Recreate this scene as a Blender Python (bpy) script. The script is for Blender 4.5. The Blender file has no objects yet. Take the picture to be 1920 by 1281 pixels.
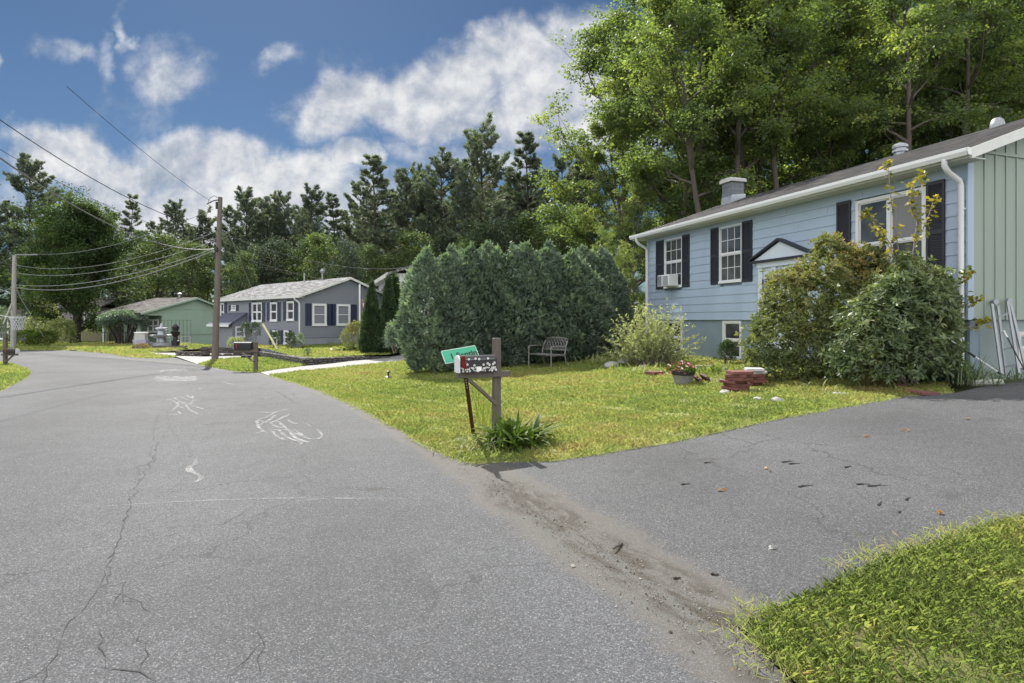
import bpy, bmesh, math, random
import numpy as np
from mathutils import Vector, Matrix
from mathutils.geometry import delaunay_2d_cdt
R = math.radians
S = bpy.context.scene
COL = S.collection
# ---------------------------------------------------------------- camera, light, sky
CAMZ, FPX, HZ = 1.65, 1100.0, 600.0
cam = bpy.data.cameras.new('camera'); camo = bpy.data.objects.new('camera', cam); COL.objects.link(camo)
camo.location = (0, 0, CAMZ); camo.rotation_euler = (R(90), 0, 0)
cam.sensor_width = 36; cam.lens = 36*FPX/1920; cam.shift_y = (HZ-640.5)/1920
cam.clip_start = .05; cam.clip_end = 3000
S.camera = camo
S.view_settings.view_transform = 'Standard'; S.view_settings.look = 'None'
S.view_settings.exposure = 1.28; S.view_settings.gamma = 1
S.render.filter_size = 1.15
S.cycles.use_denoising = True; S.cycles.denoising_prefilter = 'ACCURATE'
S.cycles.use_adaptive_sampling = True; S.cycles.adaptive_threshold = .006
SUN_AZ, SUN_EL = R(-23), R(45)
sdir = Vector((math.sin(SUN_AZ)*math.cos(SUN_EL), math.cos(SUN_AZ)*math.cos(SUN_EL), math.sin(SUN_EL)))
sl = bpy.data.lights.new('sun', 'SUN'); sl.energy = 3.7; sl.angle = R(.6); sl.color = (1, .95, .87)
so = bpy.data.objects.new('sun', sl); COL.objects.link(so); so.rotation_euler = (-sdir).to_track_quat('-Z', 'Y').to_euler()
so.location = (0, 0, 60)
SKY_STRENGTH = .05

class NT:
    """small helper to write node trees"""
    def __init__(s, tree): s.t = tree; s.n = tree.nodes; s.l = tree.links
    def add(s, typ, **kw):
        nd = s.n.new(typ)
        for k, v in kw.items():
            if k[0] == 'i' and k[1:].isdigit(): s.put(nd.inputs[int(k[1:])], v)
            elif k.startswith('I_'): s.put(nd.inputs[k[2:].replace('_', ' ')], v)
            else: setattr(nd, k, v)
        return nd
    def put(s, inp, v):
        if isinstance(v, bpy.types.NodeSocket): s.l.new(v, inp)
        elif isinstance(v, bpy.types.Node): s.l.new(v.outputs[0], inp)
        else:
            if hasattr(inp.default_value, '__len__') and not isinstance(v, str):
                v = tuple(v)
                if len(inp.default_value) == 4 and len(v) == 3: v = v+(1,)
            inp.default_value = v
    def math(s, op, a, b=0, c=0, clamp=False):
        nd = s.n.new('ShaderNodeMath'); nd.operation = op; nd.use_clamp = clamp
        s.put(nd.inputs[0], a); s.put(nd.inputs[1], b); s.put(nd.inputs[2], c); return nd.outputs[0]
    def vmath(s, op, a, b=(0, 0, 0), out=0):
        nd = s.n.new('ShaderNodeVectorMath'); nd.operation = op
        s.put(nd.inputs[0], a); s.put(nd.inputs[1], b); return nd.outputs[out]
    def mix(s, f, a, b, typ='MIX'):
        nd = s.n.new('ShaderNodeMix'); nd.data_type = 'RGBA'; nd.blend_type = typ; nd.clamp_factor = True
        s.put(nd.inputs[0], f); s.put(nd.inputs[6], a); s.put(nd.inputs[7], b); return nd.outputs[2]
    def ss(s, v, lo, hi):
        nd = s.n.new('ShaderNodeMapRange'); nd.interpolation_type = 'SMOOTHSTEP'
        s.put(nd.inputs[0], v); s.put(nd.inputs[1], lo); s.put(nd.inputs[2], hi); return nd.outputs[0]
    def ramp(s, f, stops):
        nd = s.n.new('ShaderNodeValToRGB'); s.put(nd.inputs[0], f); e = nd.color_ramp.elements
        while len(e) < len(stops): e.new(.5)
        for k, (p, c) in enumerate(stops):
            e[k].position = p; e[k].color = tuple(c)+((1,) if len(c) == 3 else ())
        return nd.outputs[0]
    def noise(s, vec, scale, detail=4, rough=.55, dist=0, out=0):
        nd = s.n.new('ShaderNodeTexNoise')
        if vec is not None: s.put(nd.inputs['Vector'], vec)
        s.put(nd.inputs['Scale'], scale); nd.inputs['Detail'].default_value = detail
        nd.inputs['Roughness'].default_value = rough; nd.inputs['Distortion'].default_value = dist
        return nd.outputs[out]

# world: physical sky plus clouds placed by direction
w = bpy.data.worlds.new('World'); S.world = w; w.use_nodes = True
T = NT(w.node_tree); T.n.clear()
sky = T.add('ShaderNodeTexSky', sky_type='NISHITA', sun_disc=False, sun_elevation=SUN_EL, sun_rotation=SUN_AZ,
            air_density=1.0, dust_density=.25, ozone_density=3.0, altitude=200)
tc = T.add('ShaderNodeTexCoord'); dirv = tc.outputs['Generated']
sx = T.add('ShaderNodeSeparateXYZ', i0=dirv)
yy = T.math('MAXIMUM', sx.outputs[1], .15)
uu = T.math('DIVIDE', sx.outputs[0], yy); vv = T.math('DIVIDE', sx.outputs[2], yy)
cu = T.add('ShaderNodeCombineXYZ', i0=uu, i1=vv, i2=0.0).outputs[0]
wob = T.noise(cu, 5.0, 6, .55, 0, 1)
wob2 = T.vmath('SUBTRACT', wob, (.5, .5, .5))
cw = T.vmath('ADD', cu, T.vmath('MULTIPLY', wob2, (.26, .20, 0)))
sw = T.add('ShaderNodeSeparateXYZ', i0=cw)
def uvp(px, py): return (px-960)/FPX, (HZ-py)/FPX
CLOUDS = [(620, 195, 70, 90, 1.0), (690, 180, 80, 75, 1.0), (760, 200, 90, 80, 1.0), (860, 170, 90, 75, 1.0), (920, 130, 70, 60, .95),
          (990, 120, 85, 85, 1.0), (1080, 120, 90, 120, 1.1), (1150, 200, 80, 120, 1.1), (830, 240, 200, 45, .7), (1000, 215, 180, 70, .8),
          (60, 290, 80, 60, .9), (150, 285, 90, 65, 1.0), (240, 320, 110, 70, 1.0), (360, 320, 110, 60, 1.0), (450, 320, 90, 60, 1.0),
          (560, 345, 90, 50, .95), (640, 310, 50, 40, .8), (335, 135, 120, 85, .62), (300, 150, 60, 60, .62), (270, 120, 60, 30, .5), (125, 92, 70, 40, .56), (185, 105, 32, 80, .46),
          (515, 105, 60, 30, .50), (5, 110, 30, 35, .6), (590, 110, 30, 40, .45), (224, 45, 22, 60, .45), (250, 200, 300, 80, .36), (400, 390, 500, 70, .85), (900, 300, 330, 60, .55), (720, 290, 80, 60, .5)]
tot = None
for (px, py, rx, ry, a) in CLOUDS:
    u0, v0 = uvp(px, py)
    du = T.math('DIVIDE', T.math('SUBTRACT', sw.outputs[0], u0), rx/FPX)
    dv = T.math('DIVIDE', T.math('SUBTRACT', sw.outputs[1], v0), ry/FPX)
    d2 = T.math('ADD', T.math('MULTIPLY', du, du), T.math('MULTIPLY', dv, dv))
    g = T.math('MULTIPLY', T.math('POWER', 2.718, T.math('MULTIPLY', d2, -.9)), a)
    tot = g if tot is None else T.math('MAXIMUM', tot, g)
fine = T.math('ADD', T.math('MULTIPLY', T.noise(cu, 7.0, 8, .56), .76), T.math('MULTIPLY', T.noise(cu, 24.0, 7, .62, .6), .24))
cu2 = T.vmath('ADD', cu, (-.014, .026, 0)); fine2 = T.math('ADD', T.math('MULTIPLY', T.noise(cu2, 7.0, 8, .56), .76), T.math('MULTIPLY', T.noise(cu2, 24.0, 7, .62, .6), .24))
dens = T.math('ADD', tot, T.math('MULTIPLY', T.math('SUBTRACT', fine, .5), 1.05))
# elsewhere in the sky: scattered cloud, out of view, serving as added fill
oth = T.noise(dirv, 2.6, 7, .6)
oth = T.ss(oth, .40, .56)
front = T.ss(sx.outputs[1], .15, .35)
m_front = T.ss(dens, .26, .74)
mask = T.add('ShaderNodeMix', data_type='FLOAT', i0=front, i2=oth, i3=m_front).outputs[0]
shade = T.math('ADD', T.math('MULTIPLY', T.math('SUBTRACT', fine, fine2), 3.4), .58)
big = T.noise(cu, 3.6, 3, .5)
shade = T.math('ADD', shade, T.math('MULTIPLY', T.math('SUBTRACT', big, .5), .9), clamp=True)
ccol = T.ramp(shade, [(0, (.14, .165, .205)), (.42, (.225, .24, .268)), (.8, (.335, .34, .345)), (1, (.38, .38, .375))])
ccol = T.mix(front, (1.22, 1.22, 1.21), ccol)   # unseen clouds behind and overhead, made brighter to add fill light
skyc = T.vmath('MULTIPLY', sky.outputs[0], (.345*SKY_STRENGTH, .42*SKY_STRENGTH, .48*SKY_STRENGTH))
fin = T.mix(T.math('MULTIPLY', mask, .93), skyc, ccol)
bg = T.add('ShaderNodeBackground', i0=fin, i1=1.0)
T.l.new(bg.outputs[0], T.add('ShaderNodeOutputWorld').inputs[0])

# ---------------------------------------------------------------- helpers
def tag(o, label=None, cat=None, group=None, kind=None):
    if label: o['label'] = label
    if cat: o['category'] = cat
    if group: o['group'] = group
    if kind: o['kind'] = kind
    return o
def thing(name, label, cat, loc=(0, 0, 0), rz=0, group=None):
    o = bpy.data.objects.new(name, None); COL.objects.link(o)
    o.location = loc; o.rotation_euler = (0, 0, rz); o.empty_display_size = .2
    return tag(o, label, cat, group)
def link(name, me, mats, parent=None):
    o = bpy.data.objects.new(name, me); COL.objects.link(o)
    for m in (mats if isinstance(mats, (list, tuple)) else [mats]):
        if m is not None and m.name not in [x.name for x in me.materials if x]: me.materials.append(m)
    if parent: o.parent = parent
    return o
def copy_tree(o, parent=None):
    c = o.copy(); COL.objects.link(c)
    if parent is not None: c.parent = parent
    for ch in list(o.children): copy_tree(ch, c)
    return c
class MB:
    def __init__(s): s.v = []; s.f = []; s.mi = []; s.cur = 0
    def add(s, vs, fs):
        b = len(s.v); s.v += [tuple(v) for v in vs]
        for f in fs: s.f.append(tuple(b+i for i in f)); s.mi.append(s.cur)
        return s
    def box(s, x0, x1, y0, y1, z0, z1, M=None):
        vs = [Vector((x, y, z)) for z in (z0, z1) for y in (y0, y1) for x in (x0, x1)]
        if M is not None: vs = [M @ v for v in vs]
        return s.add(vs, [(0, 2, 3, 1), (4, 5, 7, 6), (0, 1, 5, 4), (2, 6, 7, 3), (0, 4, 6, 2), (1, 3, 7, 5)])
    def prism(s, poly, axis, a0, a1, M=None):
        """poly of 2d points extruded along axis ('x': poly is (y,z); 'y': (x,z); 'z': (x,y))"""
        n = len(poly)
        def mk(p, a): return Vector({'x': (a, p[0], p[1]), 'y': (p[0], a, p[1]), 'z': (p[0], p[1], a)}[axis])
        vs = [mk(p, a0) for p in poly]+[mk(p, a1) for p in poly]
        if M is not None: vs = [M @ v for v in vs]
        return s.add(vs, [tuple(range(n))[::-1], tuple(range(n, 2*n))]+[(i, (i+1) % n, n+(i+1) % n, n+i) for i in range(n)])
    def tube(s, pts, rad, n=8, caps=True, flat=None):
        pts = [Vector(p) for p in pts]
        if not hasattr(rad, '__len__'): rad = [rad]*len(pts)
        rings = []; prev = None
        for i, p in enumerate(pts):
            d = (pts[min(i+1, len(pts)-1)]-pts[max(i-1, 0)])
            d = d.normalized() if d.length > 1e-9 else Vector((0, 0, 1))
            a = prev if prev is not None else (Vector((1, 0, 0)) if abs(d.x) < .8 else Vector((0, 1, 0)))
            u = (a-d*a.dot(d)).normalized(); prev = u; w_ = d.cross(u)
            k = flat or 1
            rings.append([p+(u*math.cos(t)+w_*math.sin(t)*k)*rad[i] for t in [2*math.pi*j/n+math.pi/n for j in range(n)]])
        vs = [v for r in rings for v in r]; fs = []
        for i in range(len(pts)-1):
            for j in range(n):
                fs.append((i*n+j, i*n+(j+1) % n, (i+1)*n+(j+1) % n, (i+1)*n+j))
        if caps: fs += [tuple(range(n))[::-1], tuple(range((len(pts)-1)*n, len(pts)*n))]
        return s.add(vs, fs)
    def bar(s, a, b, w_, h_, up=(0, 0, 1)):
        a, b = Vector(a), Vector(b); d = (b-a).normalized(); up = Vector(up)
        sdv = d.cross(up)
        if sdv.length < 1e-4: sdv = d.cross(Vector((1, 0, 0)))
        sdv.normalize(); u = sdv.cross(d).normalized()
        vs = []
        for p in (a, b):
            for (i, j) in ((-1, -1), (1, -1), (1, 1), (-1, 1)): vs.append(p+sdv*i*w_/2+u*j*h_/2)
        return s.add(vs, [(0, 1, 2, 3), (7, 6, 5, 4), (0, 4, 5, 1), (1, 5, 6, 2), (2, 6, 7, 3), (3, 7, 4, 0)])
    def lathe(s, prof, n=20, M=None, cap=True):
        vs = []; fs = []
        for (r, z) in prof:
            for j in range(n):
                t = 2*math.pi*j/n; v = Vector((r*math.cos(t), r*math.sin(t), z)); vs.append(M @ v if M is not None else v)
        for i in range(len(prof)-1):
            for j in range(n): fs.append((i*n+j, i*n+(j+1) % n, (i+1)*n+(j+1) % n, (i+1)*n+j))
        if cap: fs += [tuple(range(n))[::-1], tuple(range((len(prof)-1)*n, len(prof)*n))]
        return s.add(vs, fs)
    def build(s, name, mat, parent=None, smooth=False, bevel=0):
        me = bpy.data.meshes.new(name); me.from_pydata(s.v, [], s.f)
        bm = bmesh.new(); bm.from_mesh(me); bmesh.ops.recalc_face_normals(bm, faces=bm.faces); bm.to_mesh(me); bm.free()
        o = link(name, me, mat, parent)
        if any(s.mi): me.polygons.foreach_set('material_index', s.mi)
        if smooth:
            me.polygons.foreach_set('use_smooth', [True]*len(me.polygons)); me.set_sharp_from_angle(angle=R(40))
        if bevel:
            b = o.modifiers.new('bevel', 'BEVEL'); b.width = bevel; b.segments = 1; b.limit_method = 'ANGLE'
        me.update(); return o
def np_mesh(name, V, F, tint=None, smooth=False):
    """V (n,3), F (m,k) arrays -> mesh, fast"""
    me = bpy.data.meshes.new(name); V = np.ascontiguousarray(V, np.float32); F = np.ascontiguousarray(F, np.int32)
    m, k = F.shape
    me.vertices.add(len(V)); me.vertices.foreach_set('co', V.ravel())
    me.loops.add(m*k); me.loops.foreach_set('vertex_index', F.ravel())
    me.polygons.add(m); me.polygons.foreach_set('loop_start', np.arange(0, m*k, k, dtype=np.int32))
    if smooth: me.polygons.foreach_set('use_smooth', np.ones(m, bool))
    if tint is not None:
        a = me.attributes.new('tint', 'FLOAT', 'POINT'); a.data.foreach_set('value', np.ascontiguousarray(tint, np.float32))
    me.update(calc_edges=True); return me

# terrain -------------------------------------------------------------------
def sside(x, y): return (x+.49)*.918+(y-6.72)*.396
def H(x, y):
    x = np.asarray(x, float); y = np.asarray(y, float)
    r = -.017*np.clip(y-8, 0, 36.5)
    s_ = np.clip(sside(x, y), 0, 10.5); r = r+.062*s_*(s_/(s_+1.2))*1.08
    r = r+np.clip(y-62, 0, 100)*.05
    return r
def h(x, y): return float(H(x, y))
def pz(px, py, Z): return Vector(((px-960)/FPX*Z, Z, CAMZ+(HZ-py)/FPX*Z))
def gp(px, py, off=0):
    """the point of the ground seen at a pixel of the photograph"""
    Z = np.arange(1.2, 160, .02); k = (px-960)/FPX
    d = CAMZ+(HZ-py)/FPX*Z-H(k*Z, Z)-off
    i = int(np.argmax(d <= 0)) if (d <= 0).any() else len(Z)-1
    z = Z[i]; return Vector((k*z, z, h(k*z, z)+off))
# ---------------------------------------------------------------- materials
MATS = {}
def mat(name, col, rough=.6, metal=0, spec=.4, var=.12, vscale=6, bump=0, bscale=60, streak=None, coords='Object'):
    if name in MATS: return MATS[name]
    m = bpy.data.materials.new(name); m.use_nodes = True; t = NT(m.node_tree); bs = t.n['Principled BSDF']
    tcn = t.add('ShaderNodeTexCoord').outputs[coords]
    if streak: tcn = t.vmath('MULTIPLY', tcn, streak)
    n1 = t.noise(tcn, vscale, 5, .6)
    f = t.math('MULTIPLY', t.math('SUBTRACT', n1, .5), 2*var)
    c = t.vmath('MULTIPLY', (col[0], col[1], col[2]), t.add('ShaderNodeCombineXYZ', i0=t.math('ADD', f, 1), i1=t.math('ADD', f, 1), i2=t.math('ADD', f, 1)).outputs[0])
    t.put(bs.inputs['Base Color'], c); bs.inputs['Roughness'].default_value = rough; bs.inputs['Metallic'].default_value = metal
    bs.inputs['Specular IOR Level'].default_value = spec
    if bump:
        b = t.add('ShaderNodeBump', I_Strength=bump, I_Distance=.01, I_Height=t.noise(tcn, bscale, 4, .6)); t.l.new(b.outputs[0], bs.inputs['Normal'])
    MATS[name] = m; return m
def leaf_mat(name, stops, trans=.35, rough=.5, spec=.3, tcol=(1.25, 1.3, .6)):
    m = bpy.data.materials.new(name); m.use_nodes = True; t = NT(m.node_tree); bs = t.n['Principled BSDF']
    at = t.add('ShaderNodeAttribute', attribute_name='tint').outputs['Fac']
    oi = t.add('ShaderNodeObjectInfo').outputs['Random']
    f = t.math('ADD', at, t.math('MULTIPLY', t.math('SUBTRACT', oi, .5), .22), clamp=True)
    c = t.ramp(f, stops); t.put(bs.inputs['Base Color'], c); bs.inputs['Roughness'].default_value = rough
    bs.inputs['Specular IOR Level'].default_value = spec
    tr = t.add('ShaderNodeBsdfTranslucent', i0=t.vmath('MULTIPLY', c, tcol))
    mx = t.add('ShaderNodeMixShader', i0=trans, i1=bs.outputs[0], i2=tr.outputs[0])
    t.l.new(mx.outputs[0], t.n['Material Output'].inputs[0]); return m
WHITE = mat('white_paint', (.62, .63, .65), .45, var=.06, vscale=3)
TRIM = mat('weathered_white_trim', (.54, .55, .53), .5, var=.12, vscale=4)
SHUT = mat('dark_shutter_paint', (.022, .024, .032), .5, var=.15)
NAVY = mat('navy_shutter_paint', (.018, .028, .06), .55, var=.1)
BLUE = mat('pale_blue_siding', (.315, .395, .50), .55, var=.16, vscale=1.6, streak=(1, 1, .35))
FOUND = mat('blue_grey_masonry', (.19, .245, .295), .75, var=.12, vscale=2, bump=.2, bscale=40)
GREYGREEN = mat('grey_green_board', (.25, .30, .26), .6, var=.1, vscale=1.5, streak=(1, 1, .3))
GREYF = mat('grey_masonry', (.22, .24, .27), .8, var=.1, vscale=2)
GREYS = mat('slate_grey_siding', (.165, .18, .215), .55, var=.07, vscale=2)
GREENS = mat('sage_green_board', (.34, .45, .37), .65, var=.1, vscale=1.2, streak=(1, 1, .3))
GREEND = mat('dark_green_board', (.12, .18, .14), .7, var=.1)
TAN = mat('mauve_tan_siding', (.27, .25, .26), .65, var=.08)
def shingle(name, c1, c2, row=.14):
    m = bpy.data.materials.new(name); m.use_nodes = True; t = NT(m.node_tree); bs = t.n['Principled BSDF']
    P = t.add('ShaderNodeTexCoord').outputs['Object']
    b = t.add('ShaderNodeTexBrick', offset=.5); t.put(b.inputs['Vector'], P); b.inputs['Scale'].default_value = 1.0
    b.inputs['Brick Width'].default_value = .32; b.inputs['Row Height'].default_value = row; b.inputs['Mortar Size'].default_value = .008
    b.inputs['Color1'].default_value = (.35, .35, .35, 1); b.inputs['Color2'].default_value = (1.25, 1.25, 1.25, 1); b.inputs['Mortar'].default_value = (.25, .25, .25, 1)
    n = t.noise(P, 1.1, 5, .65); g = t.noise(P, 90, 3, .8)
    c = t.mix(t.ss(n, .3, .7), c1, c2); c = t.vmath('MULTIPLY', c, b.outputs[0]); k = t.math('ADD', t.math('MULTIPLY', g, 1.3), .35)
    c = t.vmath('MULTIPLY', c, t.add('ShaderNodeCombineXYZ', i0=k, i1=k, i2=k).outputs[0])
    t.put(bs.inputs['Base Color'], c); bs.inputs['Roughness'].default_value = .92; bs.inputs['Specular IOR Level'].default_value = .15
    bp = t.add('ShaderNodeBump', I_Strength=.6, I_Distance=.012, I_Height=b.outputs[1]); t.l.new(bp.outputs[0], bs.inputs['Normal']); return m
ROOFD = shingle('dark_grey_brown_shingle', (.036, .036, .038), (.050, .049, .051)); ROOFG = shingle('pale_grey_shingle', (.17, .17, .18), (.25, .25, .26)); ROOFB = shingle('brown_grey_shingle', (.095, .088, .086), (.145, .135, .13))
METAL = mat('brushed_aluminium', (.27, .285, .30), .45, .7, var=.2, vscale=14)
GALV = mat('galvanised_metal', (.32, .34, .37), .45, .5, var=.2, vscale=8)
BLACK = mat('black_plastic', (.016, .016, .018), .45, var=.1)
WIRE = mat('cable_rubber', (.035, .036, .04), .6, var=.1)
WIREL = mat('weathered_pale_cable', (.20, .205, .215), .55, var=.1)
WOOD = mat('weathered_wood', (.105, .09, .075), .8, var=.5, vscale=9, streak=(5, 5, .5), bump=.5, bscale=25)
POLEW = mat('brown_pole_wood', (.125, .105, .09), .85, var=.55, vscale=5, streak=(7, 7, .25), bump=.5, bscale=20)
POLEG = mat('grey_pole_wood', (.30, .29, .27), .85, var=.4, vscale=5, streak=(7, 7, .25), bump=.4, bscale=20)
FENCE = mat('pale_fence_wood', (.30, .28, .19), .8, var=.25, vscale=6, streak=(6, 6, .6))
TIMBER = mat('retaining_timber', (.075, .066, .06), .85, var=.4, vscale=5, streak=(1, 1, 4))
BARK = mat('grey_brown_bark', (.085, .07, .058), .9, var=.5, vscale=5, streak=(3, 3, .6), bump=.8, bscale=14)
BARKP = mat('dark_pine_bark', (.05, .042, .037), .9, var=.4, vscale=4, bump=.6, bscale=10)
STEM = mat('pale_shrub_stem', (.20, .17, .14), .8, var=.3, vscale=10)
STONE = mat('pale_granite', (.30, .295, .285), .8, var=.35, vscale=7, bump=.6, bscale=18)
STONED = mat('dark_field_stone', (.125, .12, .115), .85, var=.6, vscale=5, bump=.8, bscale=12)
BRICKR = mat('red_concrete_paver', (.135, .052, .045), .8, var=.3, vscale=9, bump=.3, bscale=50)
SLAB = mat('grey_concrete_slab', (.42, .41, .41), .8, var=.2, vscale=9, bump=.3, bscale=50)
REDT = mat('red_reflective_tape', (.30, .022, .03), .4, var=.15)
SIGNG = mat('green_sign_face', (.035, .33, .19), .4, var=.07)
SIGNE = mat('pale_green_edge', (.45, .62, .50), .4, var=.05)
PETP = mat('pink_petal', (.62, .10, .20), .6, var=.3, vscale=30)
PETW = mat('pale_petal', (.75, .55, .58), .6, var=.2, vscale=30)
SOIL = mat('dark_soil', (.05, .04, .032), .95, var=.4, vscale=20, bump=.6, bscale=60)
DECAL = mat('white_enamel', (.75, .75, .73), .4, var=.05)
CHALK = mat('chalk', (.62, .62, .63), .95, var=.1)
YELG = mat('pale_yellow_plastic', (.55, .55, .30), .5, var=.08)
NETM = mat('white_cord', (.55, .55, .57), .8, var=.1)
DOORW = mat('pale_door_paint', (.50, .55, .64), .45, var=.05)
CURT = mat('pale_curtain_cloth', (.20, .20, .21), .9, var=.2, vscale=14, streak=(6, 6, .3))
FLAGR = mat('red_flag_cloth', (.42, .03, .045), .8, var=.1)
FLAGB = mat('blue_flag_cloth', (.03, .05, .18), .8, var=.1)
RUST = mat('rusty_steel', (.12, .06, .035), .8, .2, var=.4, vscale=20)
def glass_mat():
    m = bpy.data.materials.new('window_glass'); m.use_nodes = True; t = NT(m.node_tree); bs = t.n['Principled BSDF']
    tcn = t.add('ShaderNodeTexCoord').outputs['Object']
    c = t.ramp(t.noise(tcn, 1.3, 3), [(.3, (.02, .023, .027)), (.7, (.11, .118, .125))])
    t.put(bs.inputs['Base Color'], c); bs.inputs['Roughness'].default_value = .04; bs.inputs['Specular IOR Level'].default_value = .5
    b = t.add('ShaderNodeBump', I_Strength=.04, I_Distance=.05, I_Height=t.noise(tcn, 3, 1)); t.l.new(b.outputs[0], bs.inputs['Normal'])
    return m
GLASS = glass_mat()
GLASSD = mat('dark_far_glass', (.018, .02, .024), .15, spec=.35, var=.5, vscale=1.5)

def asphalt(name, base, sand_on, crack=.5):
    m = bpy.data.materials.new(name); m.use_nodes = True; t = NT(m.node_tree); bs = t.n['Principled BSDF']
    P = t.add('ShaderNodeTexCoord').outputs['Object']
    agg = t.add('ShaderNodeTexVoronoi', I_Scale=150.0, feature='F1'); t.put(agg.inputs['Vector'], P)
    aggc = t.add('ShaderNodeSeparateColor', i0=agg.outputs['Color']).outputs[0]
    n2 = t.noise(P, 160, 3, .7); n1 = t.noise(P, .45, 4, .55); n3 = t.noise(P, 3.2, 5, .6)
    v = t.math('ADD', t.math('MULTIPLY', t.math('POWER', aggc, 2.2), 1.05), .60)
    v = t.math('MULTIPLY', v, t.math('ADD', t.math('MULTIPLY', n2, .8), .6))
    v = t.math('MULTIPLY', v, t.math('ADD', t.math('MULTIPLY', n1, .8), .6))
    v = t.math('MULTIPLY', v, t.math('ADD', t.math('MULTIPLY', n3, .3), .85))
    lane = t.math('SINE', t.math('ADD', t.math('MULTIPLY', t.add('ShaderNodeAttribute', attribute_name='edge').outputs['Fac'], 2.0), t.math('MULTIPLY', n1, 2.5)))
    v = t.math('MULTIPLY', v, t.math('ADD', t.math('MULTIPLY', lane, .07), 1.0))
    oil = t.ss(t.noise(P, .9, 3, .6), .62, .72)
    v = t.math('MULTIPLY', v, t.math('SUBTRACT', 1.0, t.math('MULTIPLY', oil, .22)))
    spark = t.math('MULTIPLY', t.ss(aggc, .965, .99), .28)
    c = t.mix(spark, t.vmath('MULTIPLY', base, t.add('ShaderNodeCombineXYZ', i0=v, i1=v, i2=v).outputs[0]), (.36, .355, .345))
    # hairline cracks
    wv = t.noise(P, 1.7, 5, .6, 0, 1)
    pw = t.vmath('ADD', P, t.vmath('MULTIPLY', t.vmath('SUBTRACT', wv, (.5, .5, .5)), (.9, .9, 0)))
    cr = t.add('ShaderNodeTexVoronoi', I_Scale=.55, feature='DISTANCE_TO_EDGE'); t.put(cr.inputs['Vector'], t.vmath('MULTIPLY', pw, (1.25, .8, 0)))
    gate = t.ss(t.noise(P, .5, 3), .46, .58)
    line = t.math('MULTIPLY', t.math('SUBTRACT', 1, t.ss(cr.outputs[0], .002, .009)), t.math('MULTIPLY', gate, crack))
    cr2 = t.add('ShaderNodeTexVoronoi', I_Scale=2.2, feature='DISTANCE_TO_EDGE'); t.put(cr2.inputs['Vector'], t.vmath('MULTIPLY', pw, (1, 1, 0)))
    gate2 = t.ss(t.noise(t.vmath('ADD', P, (31, 7, 0)), .7, 4), .50, .62)
    line = t.math('MAXIMUM', line, t.math('MULTIPLY', t.math('SUBTRACT', 1, t.ss(cr2.outputs[0], .004, .018)), t.math('MULTIPLY', gate2, .5*crack)))
    c = t.mix(line, c, (.03, .029, .029))
    # sand and soil washed along the road edge ('edge' = metres from it, 'along' = metres along it)
    e = t.add('ShaderNodeAttribute', attribute_name='edge').outputs['Fac']; al = t.add('ShaderNodeAttribute', attribute_name='along').outputs['Fac']
    wig = t.math('MULTIPLY', t.math('SUBTRACT', t.noise(P, 1.6, 5, .65), .5), .55)
    ee = t.math('ADD', e, wig)
    grit = t.noise(P, 55, 4, .75)
    wid = t.ss(al, 5.4, 3.2)       # wide fan at the driveway mouth
    outer = t.math('ADD', .32, t.math('MULTIPLY', wid, sand_on[0]))
    sm = t.ss(t.math('ABSOLUTE', ee), outer, t.math('MULTIPLY', outer, .15))
    gr2 = t.math('ADD', t.math('MULTIPLY', t.noise(P, 230, 3, .8), .6), t.math('MULTIPLY', t.noise(P, 9, 5, .7), .4))
    sm = t.ss(t.math('ADD', sm, t.math('MULTIPLY', t.math('SUBTRACT', gr2, .5), 1.7)), .30, .62)
    sm = t.math('MULTIPLY', sm, sand_on[1], clamp=True)
    sandc = t.ramp(t.noise(P, 120, 6, .8), [(.3, (.07, .065, .058)), (.7, (.155, .143, .122))])
    c = t.mix(sm, c, sandc)
    dk = t.math('MULTIPLY', t.math('SUBTRACT', 1, t.ss(t.math('ABSOLUTE', t.math('SUBTRACT', ee, .06)), .06, .26)), t.ss(t.noise(t.add('ShaderNodeCombineXYZ', i0=t.math('MULTIPLY', al, 1.5), i1=t.math('MULTIPLY', e, 5.0)).outputs[0], 1.0, 6, .75), .42, .56))
    dk = t.math('MULTIPLY', dk, t.math('MULTIPLY', t.ss(al, 4.6, 4.2), t.ss(grit, .25, .5)))
    c = t.mix(t.math('MULTIPLY', dk, .9), c, (.045, .038, .03))
    t.put(bs.inputs['Base Color'], c); bs.inputs['Roughness'].default_value = .82; bs.inputs['Specular IOR Level'].default_value = .25
    b = t.add('ShaderNodeBump', I_Strength=.5, I_Distance=.006, I_Height=t.math('ADD', agg.outputs[0], t.math('MULTIPLY', line, -3))); t.l.new(b.outputs[0], bs.inputs['Normal'])
    return m
ROADM = asphalt('worn_asphalt', (.080, .083, .090), (.40, .55))
DRIVEM = asphalt('driveway_asphalt', (.078, .080, .085), (.30, .6), .5)
def lawn_mat(nm='lawn_turf', dk=1.0):
    m = bpy.data.materials.new(nm); m.use_nodes = True; t = NT(m.node_tree); bs = t.n['Principled BSDF']
    P = t.add('ShaderNodeTexCoord').outputs['Object']
    a = t.noise(P, .9, 5, .6); b_ = t.noise(P, 28, 4, .7)
    f = t.math('ADD', t.math('MULTIPLY', a, .75), t.math('MULTIPLY', b_, .4))
    c = t.ramp(f, [(p_, tuple(v_*dk for v_ in c_)) for p_, c_ in [(.30, (.10, .10, .045)), (.45, (.18, .205, .07)), (.62, (.25, .25, .10)), (.8, (.22, .175, .10))]])
    t.put(bs.inputs['Base Color'], c); bs.inputs['Roughness'].default_value = .9; bs.inputs['Specular IOR Level'].default_value = .1
    b = t.add('ShaderNodeBump', I_Strength=.9, I_Distance=.03, I_Height=b_); t.l.new(b.outputs[0], bs.inputs['Normal'])
    return m
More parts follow.
